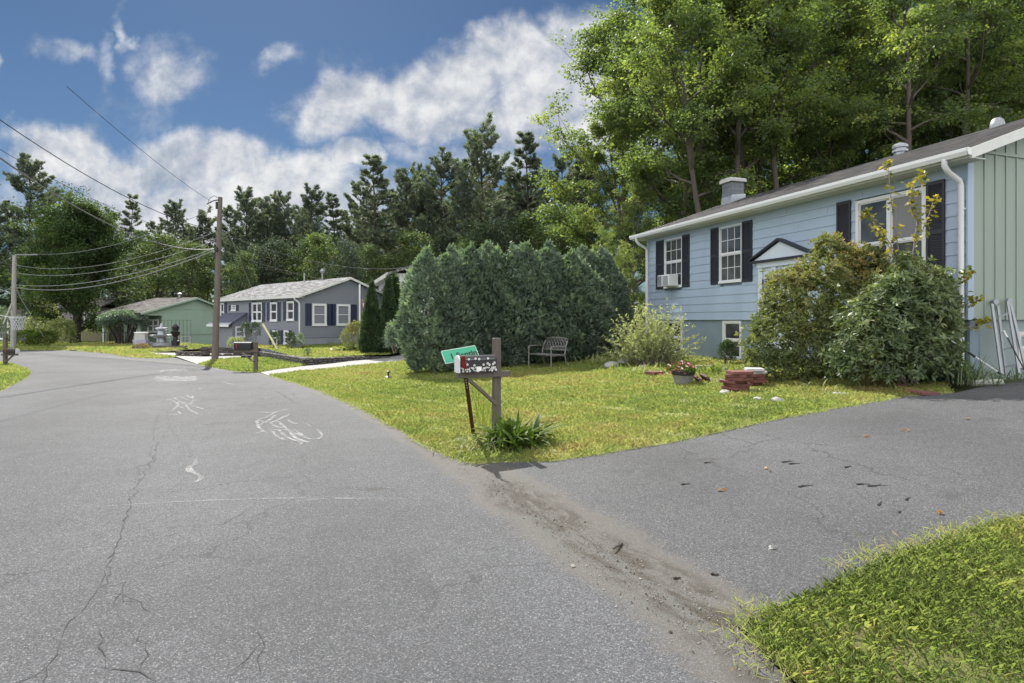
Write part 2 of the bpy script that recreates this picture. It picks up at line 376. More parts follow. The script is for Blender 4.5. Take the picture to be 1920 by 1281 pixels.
LAWN = lawn_mat(); VERGE = lawn_mat('verge_thatch', .55)
def ground_mat():
    m = bpy.data.materials.new('forest_soil'); m.use_nodes = True; t = NT(m.node_tree); bs = t.n['Principled BSDF']
    P = t.add('ShaderNodeTexCoord').outputs['Object']
    f = t.noise(P, .6, 7, .65)
    c = t.ramp(f, [(.35, (.03, .028, .016)), (.55, (.05, .06, .02)), (.75, (.09, .085, .045))])
    t.put(bs.inputs['Base Color'], c); bs.inputs['Roughness'].default_value = .95; bs.inputs['Specular IOR Level'].default_value = .1
    return m
GROUND = ground_mat()
GRAVEL = mat('pale_gravel', (.27, .265, .26), .9, var=.55, vscale=14, bump=.6, bscale=50)
# foliage
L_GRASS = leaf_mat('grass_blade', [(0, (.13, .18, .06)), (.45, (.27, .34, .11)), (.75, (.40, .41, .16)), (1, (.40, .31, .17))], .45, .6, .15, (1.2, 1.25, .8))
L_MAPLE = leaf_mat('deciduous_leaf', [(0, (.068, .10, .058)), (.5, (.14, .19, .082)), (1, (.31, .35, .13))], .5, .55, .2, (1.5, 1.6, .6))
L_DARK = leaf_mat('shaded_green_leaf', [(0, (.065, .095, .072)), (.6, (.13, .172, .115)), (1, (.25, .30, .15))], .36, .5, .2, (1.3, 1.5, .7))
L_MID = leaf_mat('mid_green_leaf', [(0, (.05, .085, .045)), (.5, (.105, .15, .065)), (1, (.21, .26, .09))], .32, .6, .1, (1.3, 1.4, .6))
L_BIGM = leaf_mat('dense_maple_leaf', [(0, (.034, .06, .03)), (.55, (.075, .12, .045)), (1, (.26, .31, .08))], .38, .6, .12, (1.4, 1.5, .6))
L_SHADE = leaf_mat('shade_toned_leaf', [(0, (.045, .068, .048)), (.6, (.085, .118, .075)), (1, (.15, .19, .09))], .16, .65, .05, (1.1, 1.25, .7))  # darker leaf for the mid trees, their shade put into the colour
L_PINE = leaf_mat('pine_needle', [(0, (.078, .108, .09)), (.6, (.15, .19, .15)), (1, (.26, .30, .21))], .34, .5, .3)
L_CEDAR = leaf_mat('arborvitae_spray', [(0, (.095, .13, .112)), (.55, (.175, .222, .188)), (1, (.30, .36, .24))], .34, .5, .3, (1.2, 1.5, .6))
L_CYPR = leaf_mat('dark_cypress_spray', [(0, (.024, .044, .024)), (.6, (.055, .09, .042)), (1, (.13, .18, .065))], .2, .55, .25, (1.2, 1.5, .6))
L_RHODO = leaf_mat('bronze_rhododendron_leaf', [(0, (.09, .12, .05)), (.45, (.19, .22, .085)), (.75, (.30, .29, .11)), (1, (.36, .22, .10))], .34, .5, .25)
L_LAUREL = leaf_mat('glossy_broad_leaf', [(0, (.075, .11, .055)), (.6, (.155, .205, .10)), (1, (.32, .35, .15))], .32, .45, .35)
L_PALE = leaf_mat('pale_silvery_leaf', [(0, (.20, .235, .13)), (.6, (.37, .41, .21)), (1, (.55, .57, .34))], .4, .5, .3)
L_YEL = leaf_mat('yellowing_leaf', [(0, (.06, .09, .02)), (.5, (.20, .20, .03)), (1, (.52, .43, .07))], .4, .45, .3, (1.3, 1.2, .5))
L_HOSTA = leaf_mat('strap_leaf', [(0, (.045, .075, .016)), (.6, (.10, .16, .03)), (1, (.28, .34, .05))], .35, .55, .15)
L_VARI = leaf_mat('variegated_leaf', [(0, (.10, .14, .05)), (.5, (.25, .3, .1)), (1, (.5, .5, .36))], .35, .45, .3)
L_AUT = leaf_mat('rusty_leaf', [(0, (.10, .12, .04)), (.5, (.25, .2, .08)), (1, (.34, .16, .07))], .4, .5, .3)
# ---------------------------------------------------------------- foliage generators
def unit(a): return a/np.maximum(np.linalg.norm(a, axis=-1, keepdims=True), 1e-9)
def leaf_arrays(rng, P, D, L, W, fold=.15, up=None):
    """leaf quads from base points P along unit dirs D"""
    n = len(P); r = rng.normal(size=(n, 3)) if up is None else up+rng.normal(size=(n, 3))*.35
    Sv = unit(np.cross(D, r)); Nn = np.cross(Sv, D)
    L = np.broadcast_to(L, (n,))[:, None]; W = np.broadcast_to(W, (n,))[:, None]
    mid = P+D*L*.5
    V = np.stack([P, mid+Sv*W*.5+Nn*L*fold*.6, P+D*L-Nn*L*fold*.3, mid-Sv*W*.5+Nn*L*fold*.6], 1).reshape(-1, 3)
    F = np.arange(4*n).reshape(n, 4); return V, F
def leaf_mesh(name, rng, P, D, L, W, tint, fold=.15, up=None):
    V, F = leaf_arrays(rng, P, D, L, W, fold, up); return np_mesh(name, V, F, np.repeat(tint, 4))
def tubes_mesh(name, lines, n=5):
    """list of (pts (k,3), radii (k,)) -> one mesh"""
    VV = []; FF = []; b = 0
    for pts, rad in lines:
        k = len(pts); d = np.gradient(pts, axis=0); d = unit(d)
        a = np.where(np.abs(d[:, :1]) < .8, np.array([[1., 0, 0]]), np.array([[0, 1., 0]]))
        u = unit(np.cross(d, a)); w_ = np.cross(d, u); th = np.arange(n)*2*np.pi/n
        ring = pts[:, None, :]+(u[:, None, :]*np.cos(th)[None, :, None]+w_[:, None, :]*np.sin(th)[None, :, None])*rad[:, None, None]
        VV.append(ring.reshape(-1, 3)); i = np.arange(k-1)[:, None]*n; j = np.arange(n)[None, :]; j2 = (j+1) % n
        FF.append(np.stack([i+j, i+j2, i+n+j2, i+n+j], -1).reshape(-1, 4)+b); b += k*n
    return np_mesh(name, np.concatenate(VV), np.concatenate(FF), smooth=True)
def bend(rng, p0, d0, L, k, wob, lift=0.0):
    """wandering polyline"""
    pts = [np.array(p0, float)]; d = np.array(d0, float); d /= np.linalg.norm(d)
    for i in range(k):
        d = d+rng.normal(size=3)*wob; d[2] += lift; d /= np.linalg.norm(d); pts.append(pts[-1]+d*L/k)
    return np.array(pts)
def gen_deciduous(seed, ht=18, tr=.28, base=.25, spread=6, limbs=18, leaders=1, subs=7, tw=5, lpt=34, leaf=.17, lean=(0, 0), shape='round', tipr=.55, flat=.55, top=1.0):
    rng = np.random.default_rng(seed); lines = []; P = []; D = []; TI = []
    for ld in range(leaders):
        a0 = ld*2*math.pi/leaders+rng.uniform(0, 1); d0 = np.array([lean[0], lean[1], 1.0])
        if leaders > 1: d0 += np.array([math.cos(a0), math.sin(a0), 0])*.28
        hl = ht*(1 if ld == 0 else rng.uniform(.8, .97))
        trunk = bend(rng, (0, 0, -.3), d0, hl*.96, 14, .05, .05); nr = len(trunk)
        tt = np.linspace(0, 1, nr); trad = tr*(1-tt)**.8*(1 if ld == 0 else .75)+.02
        trad[0] *= 1.35; lines.append((trunk, trad))
        for i in range(limbs):
            t0 = base+(1-base)*((i+rng.uniform(0, 1))/limbs)*.97
            idx = t0*(nr-1); i0 = min(int(idx), nr-2); p0 = trunk[i0]+(trunk[i0+1]-trunk[i0])*(idx-i0)
            rel = (t0-base)/(1-base)
            prof = {'round': math.sin(math.pi*(.18+.8*rel))**.7, 'cone': 1.05-rel*.9, 'vase': .55+.6*math.sin(math.pi*min(1, rel*.9+.05)), 'dome': math.sqrt(max(.02, 1-rel**2))}[shape]
            ll = spread*prof*rng.uniform(.7, 1.12)
            az = i*2.4+rng.uniform(-.5, .5); el = R(rng.uniform(8, 38)+rel*30)
            d = (math.cos(az)*math.cos(el), math.sin(az)*math.cos(el), math.sin(el))
            lim = bend(rng, p0, d, ll, 7, .10, .05 if rel > .25 else -.01)
            lr = np.linspace(trad[i0]*.55+.015, .014, 8); lines.append((lim, lr))
            for j in range(subs):
                tj = rng.uniform(.3, 1.0); k0 = min(int(tj*7), 6); q0 = lim[k0]+(lim[k0+1]-lim[k0])*(tj*7-k0)
                dd = unit(lim[k0+1]-lim[k0])+rng.normal(size=3)*np.array([.7, .7, .35]); sl_ = ll*.33*rng.uniform(.6, 1.2)+.5
                sb = bend(rng, q0, dd, sl_, 4, .16, .04); lines.append((sb, np.linspace(.025, .008, 5)))
                ct = np.clip(rng.normal(.42, .22), .03, .97)
                for k in range(tw):
                    c = sb[rng.integers(1, 5)]+rng.normal(size=3)*tipr*np.array([1, 1, flat])*.7
                    n = max(4, int(lpt*rng.uniform(.5, 1.3)))
                    pp = c+rng.normal(size=(n, 3))*tipr*np.array([.62, .62, .62*flat]); P.append(pp)
                    o_ = unit(pp-c)*.6+rng.normal(size=(n, 3))*.5+np.array([0, 0, -.25]); D.append(unit(o_))
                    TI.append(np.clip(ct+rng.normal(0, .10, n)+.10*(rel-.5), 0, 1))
    P = np.concatenate(P); D = np.concatenate(D); TI = np.concatenate(TI)
    L = leaf*rng.uniform(.65, 1.3, len(P))
    zt = P[:, 2].max(); sc = top*ht/zt if top else 1
    D[:, 2] *= .55; D = unit(D)
    crown = leaf_mesh('deciduous_crown', rng, P, D, L, L*.66, TI, .18, up=np.array([0, 0, .55]))
    return crown, tubes_mesh('deciduous_trunk', lines, 6), P
def gen_pine(seed, ht=24, tr=.3, base=.3, spread=4.2, whorls=22, style='white', tuft=.42):
    rng = np.random.default_rng(seed); lines = []; P = []; D = []; TI = []
    trunk = bend(rng, (0, 0, -.3), (0, 0, 1), ht*1.0, 16, .018, .02); nr = len(trunk); tt = np.linspace(0, 1, nr)
    lines.append((trunk, tr*(1-tt)**.85+.015))
    for i in range(whorls):
        rel = (i+rng.uniform(0, .8))/whorls; t0 = base+(1-base)*rel*.985
        idx = t0*(nr-1); i0 = min(int(idx), nr-2); p0 = trunk[i0]+(trunk[i0+1]-trunk[i0])*(idx-i0)
        nb = rng.integers(3, 6) if style == 'white' else rng.integers(5, 7)
        for b in range(nb):
            az = rng.uniform(0, 2*math.pi)
            if style == 'white':
                ll = spread*(.35+.75*math.sin(math.pi*min(1, .25+rel*.72)))*rng.uniform(.45, 1.2); el = R(rng.uniform(-4, 22)+rel*32); lift = .09
            else:
                ll = spread*(1.08-rel)**.85*rng.uniform(.7, 1.12)+.25; el = R(rng.uniform(-22, 6)+rel*26); lift = .05
            d = (math.cos(az)*math.cos(el), math.sin(az)*math.cos(el), math.sin(el))
            br = bend(rng, p0, d, ll, 6, .06, lift); lines.append((br, np.linspace(.03+.012*ll, .008, 7)))
            ct = np.clip(rng.normal(.45, .17), .05, .95); nt = int(7+ll*8)
            ts = rng.uniform(.22, 1, nt)**.75*6; k0 = np.minimum(ts.astype(int), 5)
            c = br[k0]+(br[k0+1]-br[k0])*(ts-k0)[:, None]; bd = unit(br[k0+1]-br[k0])
            side = unit(np.cross(bd, np.array([0, 0, 1.0])))*rng.choice([-1, 1], nt)[:, None]
            off = rng.uniform(0, .30, nt)*ll*(1.1-ts/7); c = c+side*off[:, None]+rng.normal(size=(nt, 3))*np.array([.09, .09, .05])
            td = unit(bd*.9+side*.75*rng.uniform(.1, 1, nt)[:, None]+np.array([0, 0, .16]))
            m = 19; cc = np.repeat(c, m, 0); dd = unit(np.repeat(td, m, 0)+rng.normal(size=(nt*m, 3))*np.array([.5, .5, .3]))
            P.append(cc+rng.normal(size=cc.shape)*.05); D.append(dd); TI.append(np.clip(ct+rng.normal(0, .13, nt*m), 0, 1))
    P = np.concatenate(P); D = np.concatenate(D); TI = np.concatenate(TI); L = tuft*rng.uniform(.6, 1.3, len(P))
    return leaf_mesh('pine_crown', rng, P, D, L, L*.15, TI, .05), tubes_mesh('pine_trunk', lines, 5), P
def gen_cedar(seed, ht=4, rad=1.2, n=5200, shape='ovoid', leaf=.10, trunk=.07, m=9):
    """arborvitae: flat feathery fans held upright on a lumpy ovoid"""
    rng = np.random.default_rng(seed); lines = []
    z = rng.beta(1.1, 1.15, n) if shape == 'ovoid' else rng.beta(1.0, 1.5, n)
    prof = (np.sin(np.pi*np.clip(.19+.735*z, 0, 1))**.75*(1.04-.14*z) if shape == 'ovoid' else (np.clip(z/.12, 0, 1)**.5)*(1-z)**.62*1.12)
    th = rng.uniform(0, 2*np.pi, n)
    lob = 1+.10*np.sin(th*3+seed)+.08*np.sin(th*6+z*8+seed*2)+.07*np.sin(z*23+th*5+seed)+.05*np.sin(th*13+z*17)
    depth = 1-np.abs(rng.normal(0, .10, n))-rng.exponential(.05, n)+np.where(rng.uniform(0, 1, n) < .08, rng.uniform(0, .14, n), 0)
    r = rad*prof*lob*np.clip(depth, .15, 1.15)
    hz_ = ht*(1+.05*np.sin(th*2+seed)+.03*np.sin(th*5))
    P = np.stack([r*np.cos(th), r*np.sin(th), .12+z*(hz_-.35)], 1)
    out = np.stack([np.cos(th), np.sin(th), np.zeros(n)], 1)
    A = unit(out*rng.uniform(.35, 1.1, n)[:, None]+np.array([0, 0, .7])+rng.normal(size=(n, 3))*.38)
    Q = unit(np.cross(A, rng.normal(size=(n, 3))))
    ang = np.tile(np.linspace(-1.0, 1.0, m), n); A_ = np.repeat(A, m, 0); Q_ = np.repeat(Q, m, 0)
    D = unit(A_*np.cos(ang)[:, None]+Q_*np.sin(ang)[:, None]+rng.normal(size=(n*m, 3))*.14)
    cl = np.sin(P[:, 0]*7+seed)+np.sin(P[:, 1]*6+seed*3)+np.sin(P[:, 2]*5+P[:, 0]*3)
    TI = np.repeat(np.clip(.42+.08*cl+.7*(depth-.92)+.10*(z-.5)+rng.normal(0, .13, n), 0, 1), m)  # inner fans darkened: shade of the hedge gaps put into the tint
    P_ = np.repeat(P, m, 0)+A_*leaf*np.tile(np.abs(np.linspace(-1, 1, m)), n)[:, None]*-.5
    L = leaf*1.5*rng.uniform(.6, 1.3, n*m)*(1.1-.35*np.abs(ang))
    me = leaf_mesh('cedar_crown', rng, P_, D, L, L*.24, np.clip(TI+rng.normal(0, .05, n*m), 0, 1), .05)
    lines.append((bend(rng, (0, 0, -.2), (0, 0, 1), ht*.9, 8, .02), np.linspace(trunk, .015, 9)))
    for i in range(34):
        t_ = rng.uniform(.03, .75); a = rng.uniform(0, 6.28); rr = rad*.75*math.sin(math.pi*(.15+.8*t_))**.7
        lines.append((bend(rng, (0, 0, ht*t_*.8), (math.cos(a), math.sin(a), .9), rr*1.2, 4, .08), np.linspace(.02, .006, 5)))
    return me, tubes_mesh('cedar_trunk', lines, 5)
def gen_shrub(seed, lobes, n, leaf, wid=.4, rosette=1, spread_=.55, inner=.12, stems=14, tint_top=.2, droop=0.0, updir=.45, tintn=.14, rough=1.0):
    """lobes: (x,y,z,rx,ry,rz). Leaves sit in rosettes in the outer skin of the lobes, stems fan up from the base"""
    rng = np.random.default_rng(seed); lines = []; lb = np.array(lobes, float)
    area = (lb[:, 3]*lb[:, 5]+lb[:, 4]*lb[:, 5]+lb[:, 3]*lb[:, 4]); nr = max(1, n//rosette)
    which = rng.choice(len(lb), nr, p=area/area.sum()); d = unit(rng.normal(size=(nr, 3)))
    d[:, 2] = np.where(d[:, 2] < -.55, -d[:, 2], d[:, 2])
    rr = 1-np.abs(rng.normal(0, inner, nr))+rng.normal(0, .05, nr)
    rr = rr*(1+rough*(.10*np.sin(d[:, 0]*7+which*2.1+seed)+.09*np.sin(d[:, 2]*8+d[:, 1]*6+seed*1.7)+.05*np.sin(d[:, 0]*17+d[:, 2]*13)))+np.where(rng.uniform(0, 1, nr) < .07*rough, rng.uniform(0, .22*rough, nr), 0)
    C = lb[which, :3]+d*lb[which, 3:]*rr[:, None]; C[:, 2] = np.maximum(C[:, 2], .03)
    ins = np.zeros(nr, bool)
    for k in range(len(lb)):
        q = (C-lb[k, :3])/lb[k, 3:]; ins |= ((q**2).sum(1) < .45) & (which != k)
    C = C[~ins]; d = d[~ins]; nr = len(C); m = rosette
    ax = unit(d+np.array([0, 0, updir])+rng.normal(size=(nr, 3))*.25)
    Pm = np.repeat(C, m, 0); A = np.repeat(ax, m, 0); n_ = len(Pm)
    t1 = unit(np.cross(A, np.array([.31, .2, .93]))); t2 = np.cross(A, t1); ph = np.tile(np.arange(m)*2*np.pi/max(m, 1), nr)+np.repeat(rng.uniform(0, 6, nr), m)
    rad = t1*np.cos(ph)[:, None]+t2*np.sin(ph)[:, None]
    D = unit(A*(1-spread_)+rad*spread_+rng.normal(size=(n_, 3))*.22+np.array([0, 0, -droop]))
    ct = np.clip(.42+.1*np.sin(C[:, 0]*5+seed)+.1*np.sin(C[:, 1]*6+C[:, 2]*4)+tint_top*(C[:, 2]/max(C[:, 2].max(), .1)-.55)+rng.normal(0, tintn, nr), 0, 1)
    TI = np.clip(np.repeat(ct, m)+rng.normal(0, .07, n_), 0, 1)
    L = leaf*rng.uniform(.65, 1.3, n_)
    me = leaf_mesh('shrub_foliage', rng, Pm+rng.normal(size=Pm.shape)*.012, D, L, L*wid, TI, .12)
    for i in range(stems):
        k = rng.integers(len(lb)); e = lb[k, :3]+unit(rng.normal(size=3))*lb[k, 3:]*.75; e[2] = max(e[2], .1)
        b0 = np.array([lb[:, 0].mean()+rng.normal()*.1*lb[:, 3].mean(), lb[:, 1].mean()+rng.normal()*.1, -.05])
        m1 = (b0+e)/2+rng.normal(size=3)*.08+np.array([0, 0, .1])
        lines.append((np.array([b0, (b0+m1)/2, m1, (m1+e)/2, e]), np.linspace(.02, .006, 5)))
    return me, tubes_mesh('shrub_stems', lines, 4)
def plant(name, label, cat, me, wood, lm, wm, loc, rz=0, sc=1, group=None, parts=('crown', 'trunk')):
    t = thing(name, label, cat, loc, rz, group)
    s3 = sc if hasattr(sc, '__len__') else (sc, sc, sc)
    t.scale = s3
    link(parts[0], me, lm, t); link(parts[1], wood, wm, t); return t
# ---------------------------------------------------------------- ground, road, lawns
def axis_pts(segs):
    out = []
    for a, b, st in segs: out += list(np.arange(a, b, st))
    return np.array(out+[segs[-1][1]])
gx = axis_pts([(-120, -30, 6), (-30, 20, 1.0), (20, 60, 4), (60, 120, 20)])
gy = axis_pts([(-45, -20, 8), (-20, 50, 1.0), (50, 110, 4), (110, 126, 8)])
XX, YY = np.meshgrid(gx, gy); ZZ = H(XX, YY)-.07
nx, ny = len(gx), len(gy); ii = (np.arange(ny-1)[:, None]*nx+np.arange(nx-1)[None, :])
FF = np.stack([ii, ii+1, ii+1+nx, ii+nx], -1).reshape(-1, 4)
tag(link('ground', np_mesh('ground', np.stack([XX, YY, ZZ], -1).reshape(-1, 3), FF, smooth=True), GROUND), 'dark forest soil under the trees and lawns', 'ground', kind='structure')

def densify(poly, st):
    out = []
    n = len(poly)
    for i in range(n):
        a, b = np.array(poly[i], float), np.array(poly[(i+1) % n], float); k = max(1, int(np.linalg.norm(b-a)/st))
        out += [tuple(a+(b-a)*j/k) for j in range(k)]
    return out
def smooth_poly(pts, it=2):
    for _ in range(it):
        q = [pts[0]]
        for a, b in zip(pts[:-1], pts[1:]):
            q += [tuple(.75*np.array(a)+.25*np.array(b)), tuple(.25*np.array(a)+.75*np.array(b))]
        pts = q+[pts[-1]]
    return pts
def in_poly(px, py, poly):
    p = np.array(poly); x, y = np.asarray(px), np.asarray(py); r = np.zeros(x.shape, bool); j = len(p)-1
    for i in range(len(p)):
        c = ((p[i, 1] > y) != (p[j, 1] > y)) & (x < (p[j, 0]-p[i, 0])*(y-p[i, 1])/(p[j, 1]-p[i, 1]+1e-12)+p[i, 0]); r ^= c; j = i
    return r
def sheet(name, poly, m, off=0.0, step=.5, hf=None, rough=0.0, seed=1, drop=0.0, tuck=None):
    """a surface sheet inside a ground outline, on a triangulated grid that follows the terrain"""
    rng = np.random.default_rng(seed); bd = densify(poly, step)
    if rough: bd = [(x+rng.normal()*rough, y+rng.normal()*rough) for x, y in bd]
    P = np.array(bd); x0, y0 = P.min(0); x1, y1 = P.max(0)
    g1, g2 = np.meshgrid(np.arange(x0, x1, step), np.arange(y0, y1, step)); q = np.stack([g1.ravel(), g2.ravel()], 1)
    q = q[in_poly(q[:, 0], q[:, 1], bd)]
    pts = [Vector((a, b)) for a, b in bd]+[Vector((a, b)) for a, b in q]; n = len(bd)
    V, E_, F_, *_ = delaunay_2d_cdt(pts, [(i, (i+1) % n) for i in range(n)], [list(range(n))], 1, 1e-5)
    V = np.array([(v.x, v.y) for v in V]); Z = (hf or H)(V[:, 0], V[:, 1])+off
    Z[:n] -= drop
    if tuck is not None: Z[:n][in_poly(V[:n, 0], V[:n, 1], tuck)] -= .03
    me = np_mesh(name, np.column_stack([V, Z]), np.array([f for f in F_ if len(f) == 3]))
    o = link(name, me, m); bmx = me
    if me.polygons and sum(p.normal.z for p in list(me.polygons)[:50]) < 0: me.flip_normals()
    return o, bd
def G2(px, py): p = gp(px, py); return (p.x, p.y)
# the road's right edge, from behind the camera to the far bend
edge_px = [(1480, 1281), (1390, 1185), (1140, 1040), (890, 872), (855, 862), (800, 838), (745, 806), (700, 780), (655, 757), (600, 733), (550, 717), (510, 706), (488, 699), (470, 698.5), (440, 696.5), (405, 690.5), (372, 684)]
redge = [(4.6, -5.0), (2.75, -.8)]+[G2(*p) for p in edge_px]
redge = redge[:3]+smooth_poly(redge[3:], 1)
far_px = [(330, 671), (300, 672.5), (254, 671), (225, 667.5), (203, 663.5), (185, 659.5), (150, 657.5), (75, 657), (0, 657)]
farr = [G2(*p) for p in far_px]
left_px = [(0, 680), (25, 684), (48, 692), (58, 700), (50, 709), (25, 722), (0, 735)]
leftl = [G2(*p) for p in left_px]
nr = redge[2]
road_poly = redge+farr+[(-70, 43.5), (-70, 27)]+[(-40, 27.5)]+leftl+[(-10.6, 9.5), (-7.2, 2.5), (-3.6, -5)]
road, _ = sheet('road', road_poly, ROADM, 0, .35)
tag(road, 'worn grey asphalt road bending left, cracked and chalked', 'road', kind='structure')
# driveway of the blue house
da = [G2(870, 869), G2(1040, 866), G2(1250, 833), G2(1440, 791), G2(1560, 768), G2(1690, 745), G2(1790, 738)]
db = [G2(1920, 976), G2(1790, 1012), G2(1640, 1062), G2(1540, 1112), G2(1470, 1140)]
drive_poly = da+[(7.9, 9.95), (12.5, 11.7), (20, 14), (20, 7.6), (12, 6.6), (7, 5.5)]+db+[G2(1405, 1185)]+[(x-.918*.06, y-.396*.06) for (x, y) in redge if -1.2 < x < 1.0 and y < 6.75 and y > 2.9]
drive, _ = sheet('driveway', drive_poly, DRIVEM, .005, .3, tuck=road_poly)
tag(drive, 'grey asphalt driveway sloping up to the blue house', 'driveway', kind='structure')
def edge_attr(o):
    """distance to the road's right edge and metres along it, for the washed-out sand"""
    me = o.data; n = len(me.vertices); co = np.empty(n*3, np.float32); me.vertices.foreach_get('co', co); p = co.reshape(-1, 3)[:, :2].astype(float)
    E_ = np.array(redge+[(-24, 34)]); best = np.full(n, 1e9); al = np.zeros(n); acc = 0
    for a, b in zip(E_[:-1], E_[1:]):
        d = b-a; L = np.linalg.norm(d); t = np.clip(((p-a)@d)/(L*L), 0, 1); q = a+t[:, None]*d; ds = np.linalg.norm(p-q, axis=1)
        k = ds < best; best[k] = ds[k]; al[k] = acc+t[k]*L; acc += L
    for nm, v in (('edge', best), ('along', al)):
        a = me.attributes.new(nm, 'FLOAT', 'POINT'); a.data.foreach_set('value', v.astype(np.float32))
E_ = np.array(redge); i6 = int(np.argmin(np.linalg.norm(E_-np.array(G2(870, 869)), axis=1)))
ALONG0 = float(np.linalg.norm(np.diff(E_[:i6+1], axis=0), axis=1).sum())
for m_ in (ROADM, DRIVEM):   # the ranges of 'along' where the driveway mouth lies
    for nd in m_.node_tree.nodes:
        if nd.bl_idname == 'ShaderNodeMapRange' and nd.inputs[0].links and nd.inputs[0].links[0].from_node.bl_idname == 'ShaderNodeAttribute':
            lo = nd.inputs[1].default_value
            if abs(lo-5.4) < .01: nd.inputs[1].default_value = ALONG0+1.2; nd.inputs[2].default_value = ALONG0-.6
            else: nd.inputs[1].default_value = ALONG0-.7; nd.inputs[2].default_value = ALONG0-1.1
edge_attr(road); edge_attr(drive)
# lawns
front_lawn_poly = [p for p in reversed(redge) if True]
i0 = min(range(len(redge)), key=lambda i: (redge[i][0]-G2(505, 705)[0])**2+(redge[i][1]-G2(505, 705)[1])**2)
i1 = min(range(len(redge)), key=lambda i: (redge[i][0]-da[0][0])**2+(redge[i][1]-da[0][1])**2)
lawn_poly = da[::-1]+redge[i1+1:i0+1]+[G2(560, 697), G2(650, 688), G2(745, 679), (-3.4, 31), (10, 30), (9.5, 22.5), (8, 14), (8.2, 11.3)]
lawn, _ = sheet('lawn', lawn_poly, LAWN, .02, .4, rough=.03, drop=.04)
tag(lawn, 'mown yellow green front lawn of the blue house', 'lawn', kind='structure')
corner_poly = db+[G2(1395, 1180), G2(1480, 1281), (2.75, -.8), (9, -4), (14, 5.8)]
corner, _ = sheet('lawn', corner_poly, VERGE, .015, .25, rough=.03, drop=.03)
tag(corner, 'bright grass verge at the near corner of the driveway', 'lawn', kind='structure')
left_poly = leftl+[(-13.6, 13.2), (-26, 14), (-40, 26.5), (-34, 27)]
leftlawn, _ = sheet('lawn', left_poly, LAWN, .02, .4, rough=.03, drop=.04)
tag(leftlawn, 'rounded lawn corner across the road', 'lawn', kind='structure')
pole_poly = [G2(372, 684), G2(405, 690.5), G2(440, 696.5), G2(476, 698.5), G2(520, 693), G2(575, 685.5), G2(500, 672), G2(470, 670.5), G2(400, 675.5)]
polelawn, _ = sheet('lawn', pole_poly, LAWN, .02, .4, rough=.04, drop=.04)
tag(polelawn, 'strip of grass around the utility pole', 'lawn', kind='structure')
gravel_poly = [G2(488, 699), G2(505, 705.5), G2(560, 697), G2(650, 688), G2(745, 679), (-3.4, 31), (-4.6, 35.5), (-9.3, 35.5), G2(720, 671), G2(650, 677), G2(580, 686), G2(520, 693.5)]
gravel, _ = sheet('gravel_drive', gravel_poly, GRAVEL, .012, .5)
tag(gravel, 'pale gravel drive between the hedge and the grey house', 'driveway', kind='structure')
gdrive_poly = [G2(372, 684), G2(400, 675.5), G2(470, 670.5), G2(480, 668), (-17.5, 37), (-24.5, 39), (-22.5, 36), G2(331, 669.5)]
gdrive, _ = sheet('driveway', gdrive_poly, GRAVEL, .012, .5)
tag(gdrive, 'pale driveway of the grey house behind the utility pole', 'driveway', kind='structure')
TX = [G2(577, 685), G2(495, 669), (-17.0, 36.6), (-13.2, 36.5), (-7.5, 42.5), (-6.4, 36), G2(730, 671), G2(655, 677)]
def HT(x, y): return np.full(np.shape(x), -.03)+np.clip((np.asarray(y)-26)*.008, 0, .2)
terrace, _ = sheet('lawn', TX, LAWN, 0, .5, hf=HT)
tag(terrace, 'raised lawn held by the stone wall before the grey house', 'lawn', kind='structure')
gl_poly = [G2(203, 663.5), G2(225, 667.5), G2(254, 671), G2(300, 672.5), G2(331, 669.5), (-22.5, 36.2), (-24.5, 40), (-23, 46), (-33, 52), (-37, 47)]
def HG(x, y): return H(x, y)+.02+np.clip((np.asarray(y)-38.5)*.03, 0, .32)
greenlawn, _ = sheet('lawn', gl_poly, LAWN, 0, .6, hf=HG, drop=.1)
tag(greenlawn, 'sloping grass island before the green house', 'lawn', kind='structure')
fl_poly = [G2(0, 657), G2(75, 657), G2(150, 657.5), G2(185, 659.5), (-34, 47.5), (-33, 60), (-70, 60), (-70, 43.5)]
farlawn, _ = sheet('lawn', fl_poly, LAWN, .02, .8, drop=.05)
tag(farlawn, 'shaded lawn around the big tree across the road', 'lawn', kind='structure')

# dark tar cracks traced on the road, children of the road
def ribbon(mb, pts, wd, off, rng, hf=h, taper=True, var=.4):
    P = [Vector((p[0], p[1], 0)) for p in pts]; vs = []; n = len(P)
    for i, p in enumerate(P):
        d = (P[min(i+1, n-1)]-P[max(i-1, 0)]).normalized(); s_ = Vector((-d.y, d.x, 0))
        wi = wd*(1+rng.uniform(-var, var))*(.35 if taper and i in (0, n-1) else 1)
        for k in (-.5, .5):
            q = p+s_*wi*k; vs.append((q.x, q.y, hf(q.x, q.y)+off))
    mb.add(vs, [(2*i, 2*i+1, 2*i+3, 2*i+2) for i in range(n-1)])
rng = random.Random(5)
def wander(pxs, step=.16, amp=.05):
    g = [Vector(G2(*p)) for p in pxs]; out = []
    for a, b in zip(g[:-1], g[1:]):
        k = max(1, int((b-a).length/step))
        for j in range(k):
            p = a+(b-a)*j/k; out.append((p.x+rng.gauss(0, amp), p.y+rng.gauss(0, amp)))
    return out+[tuple(g[-1])]
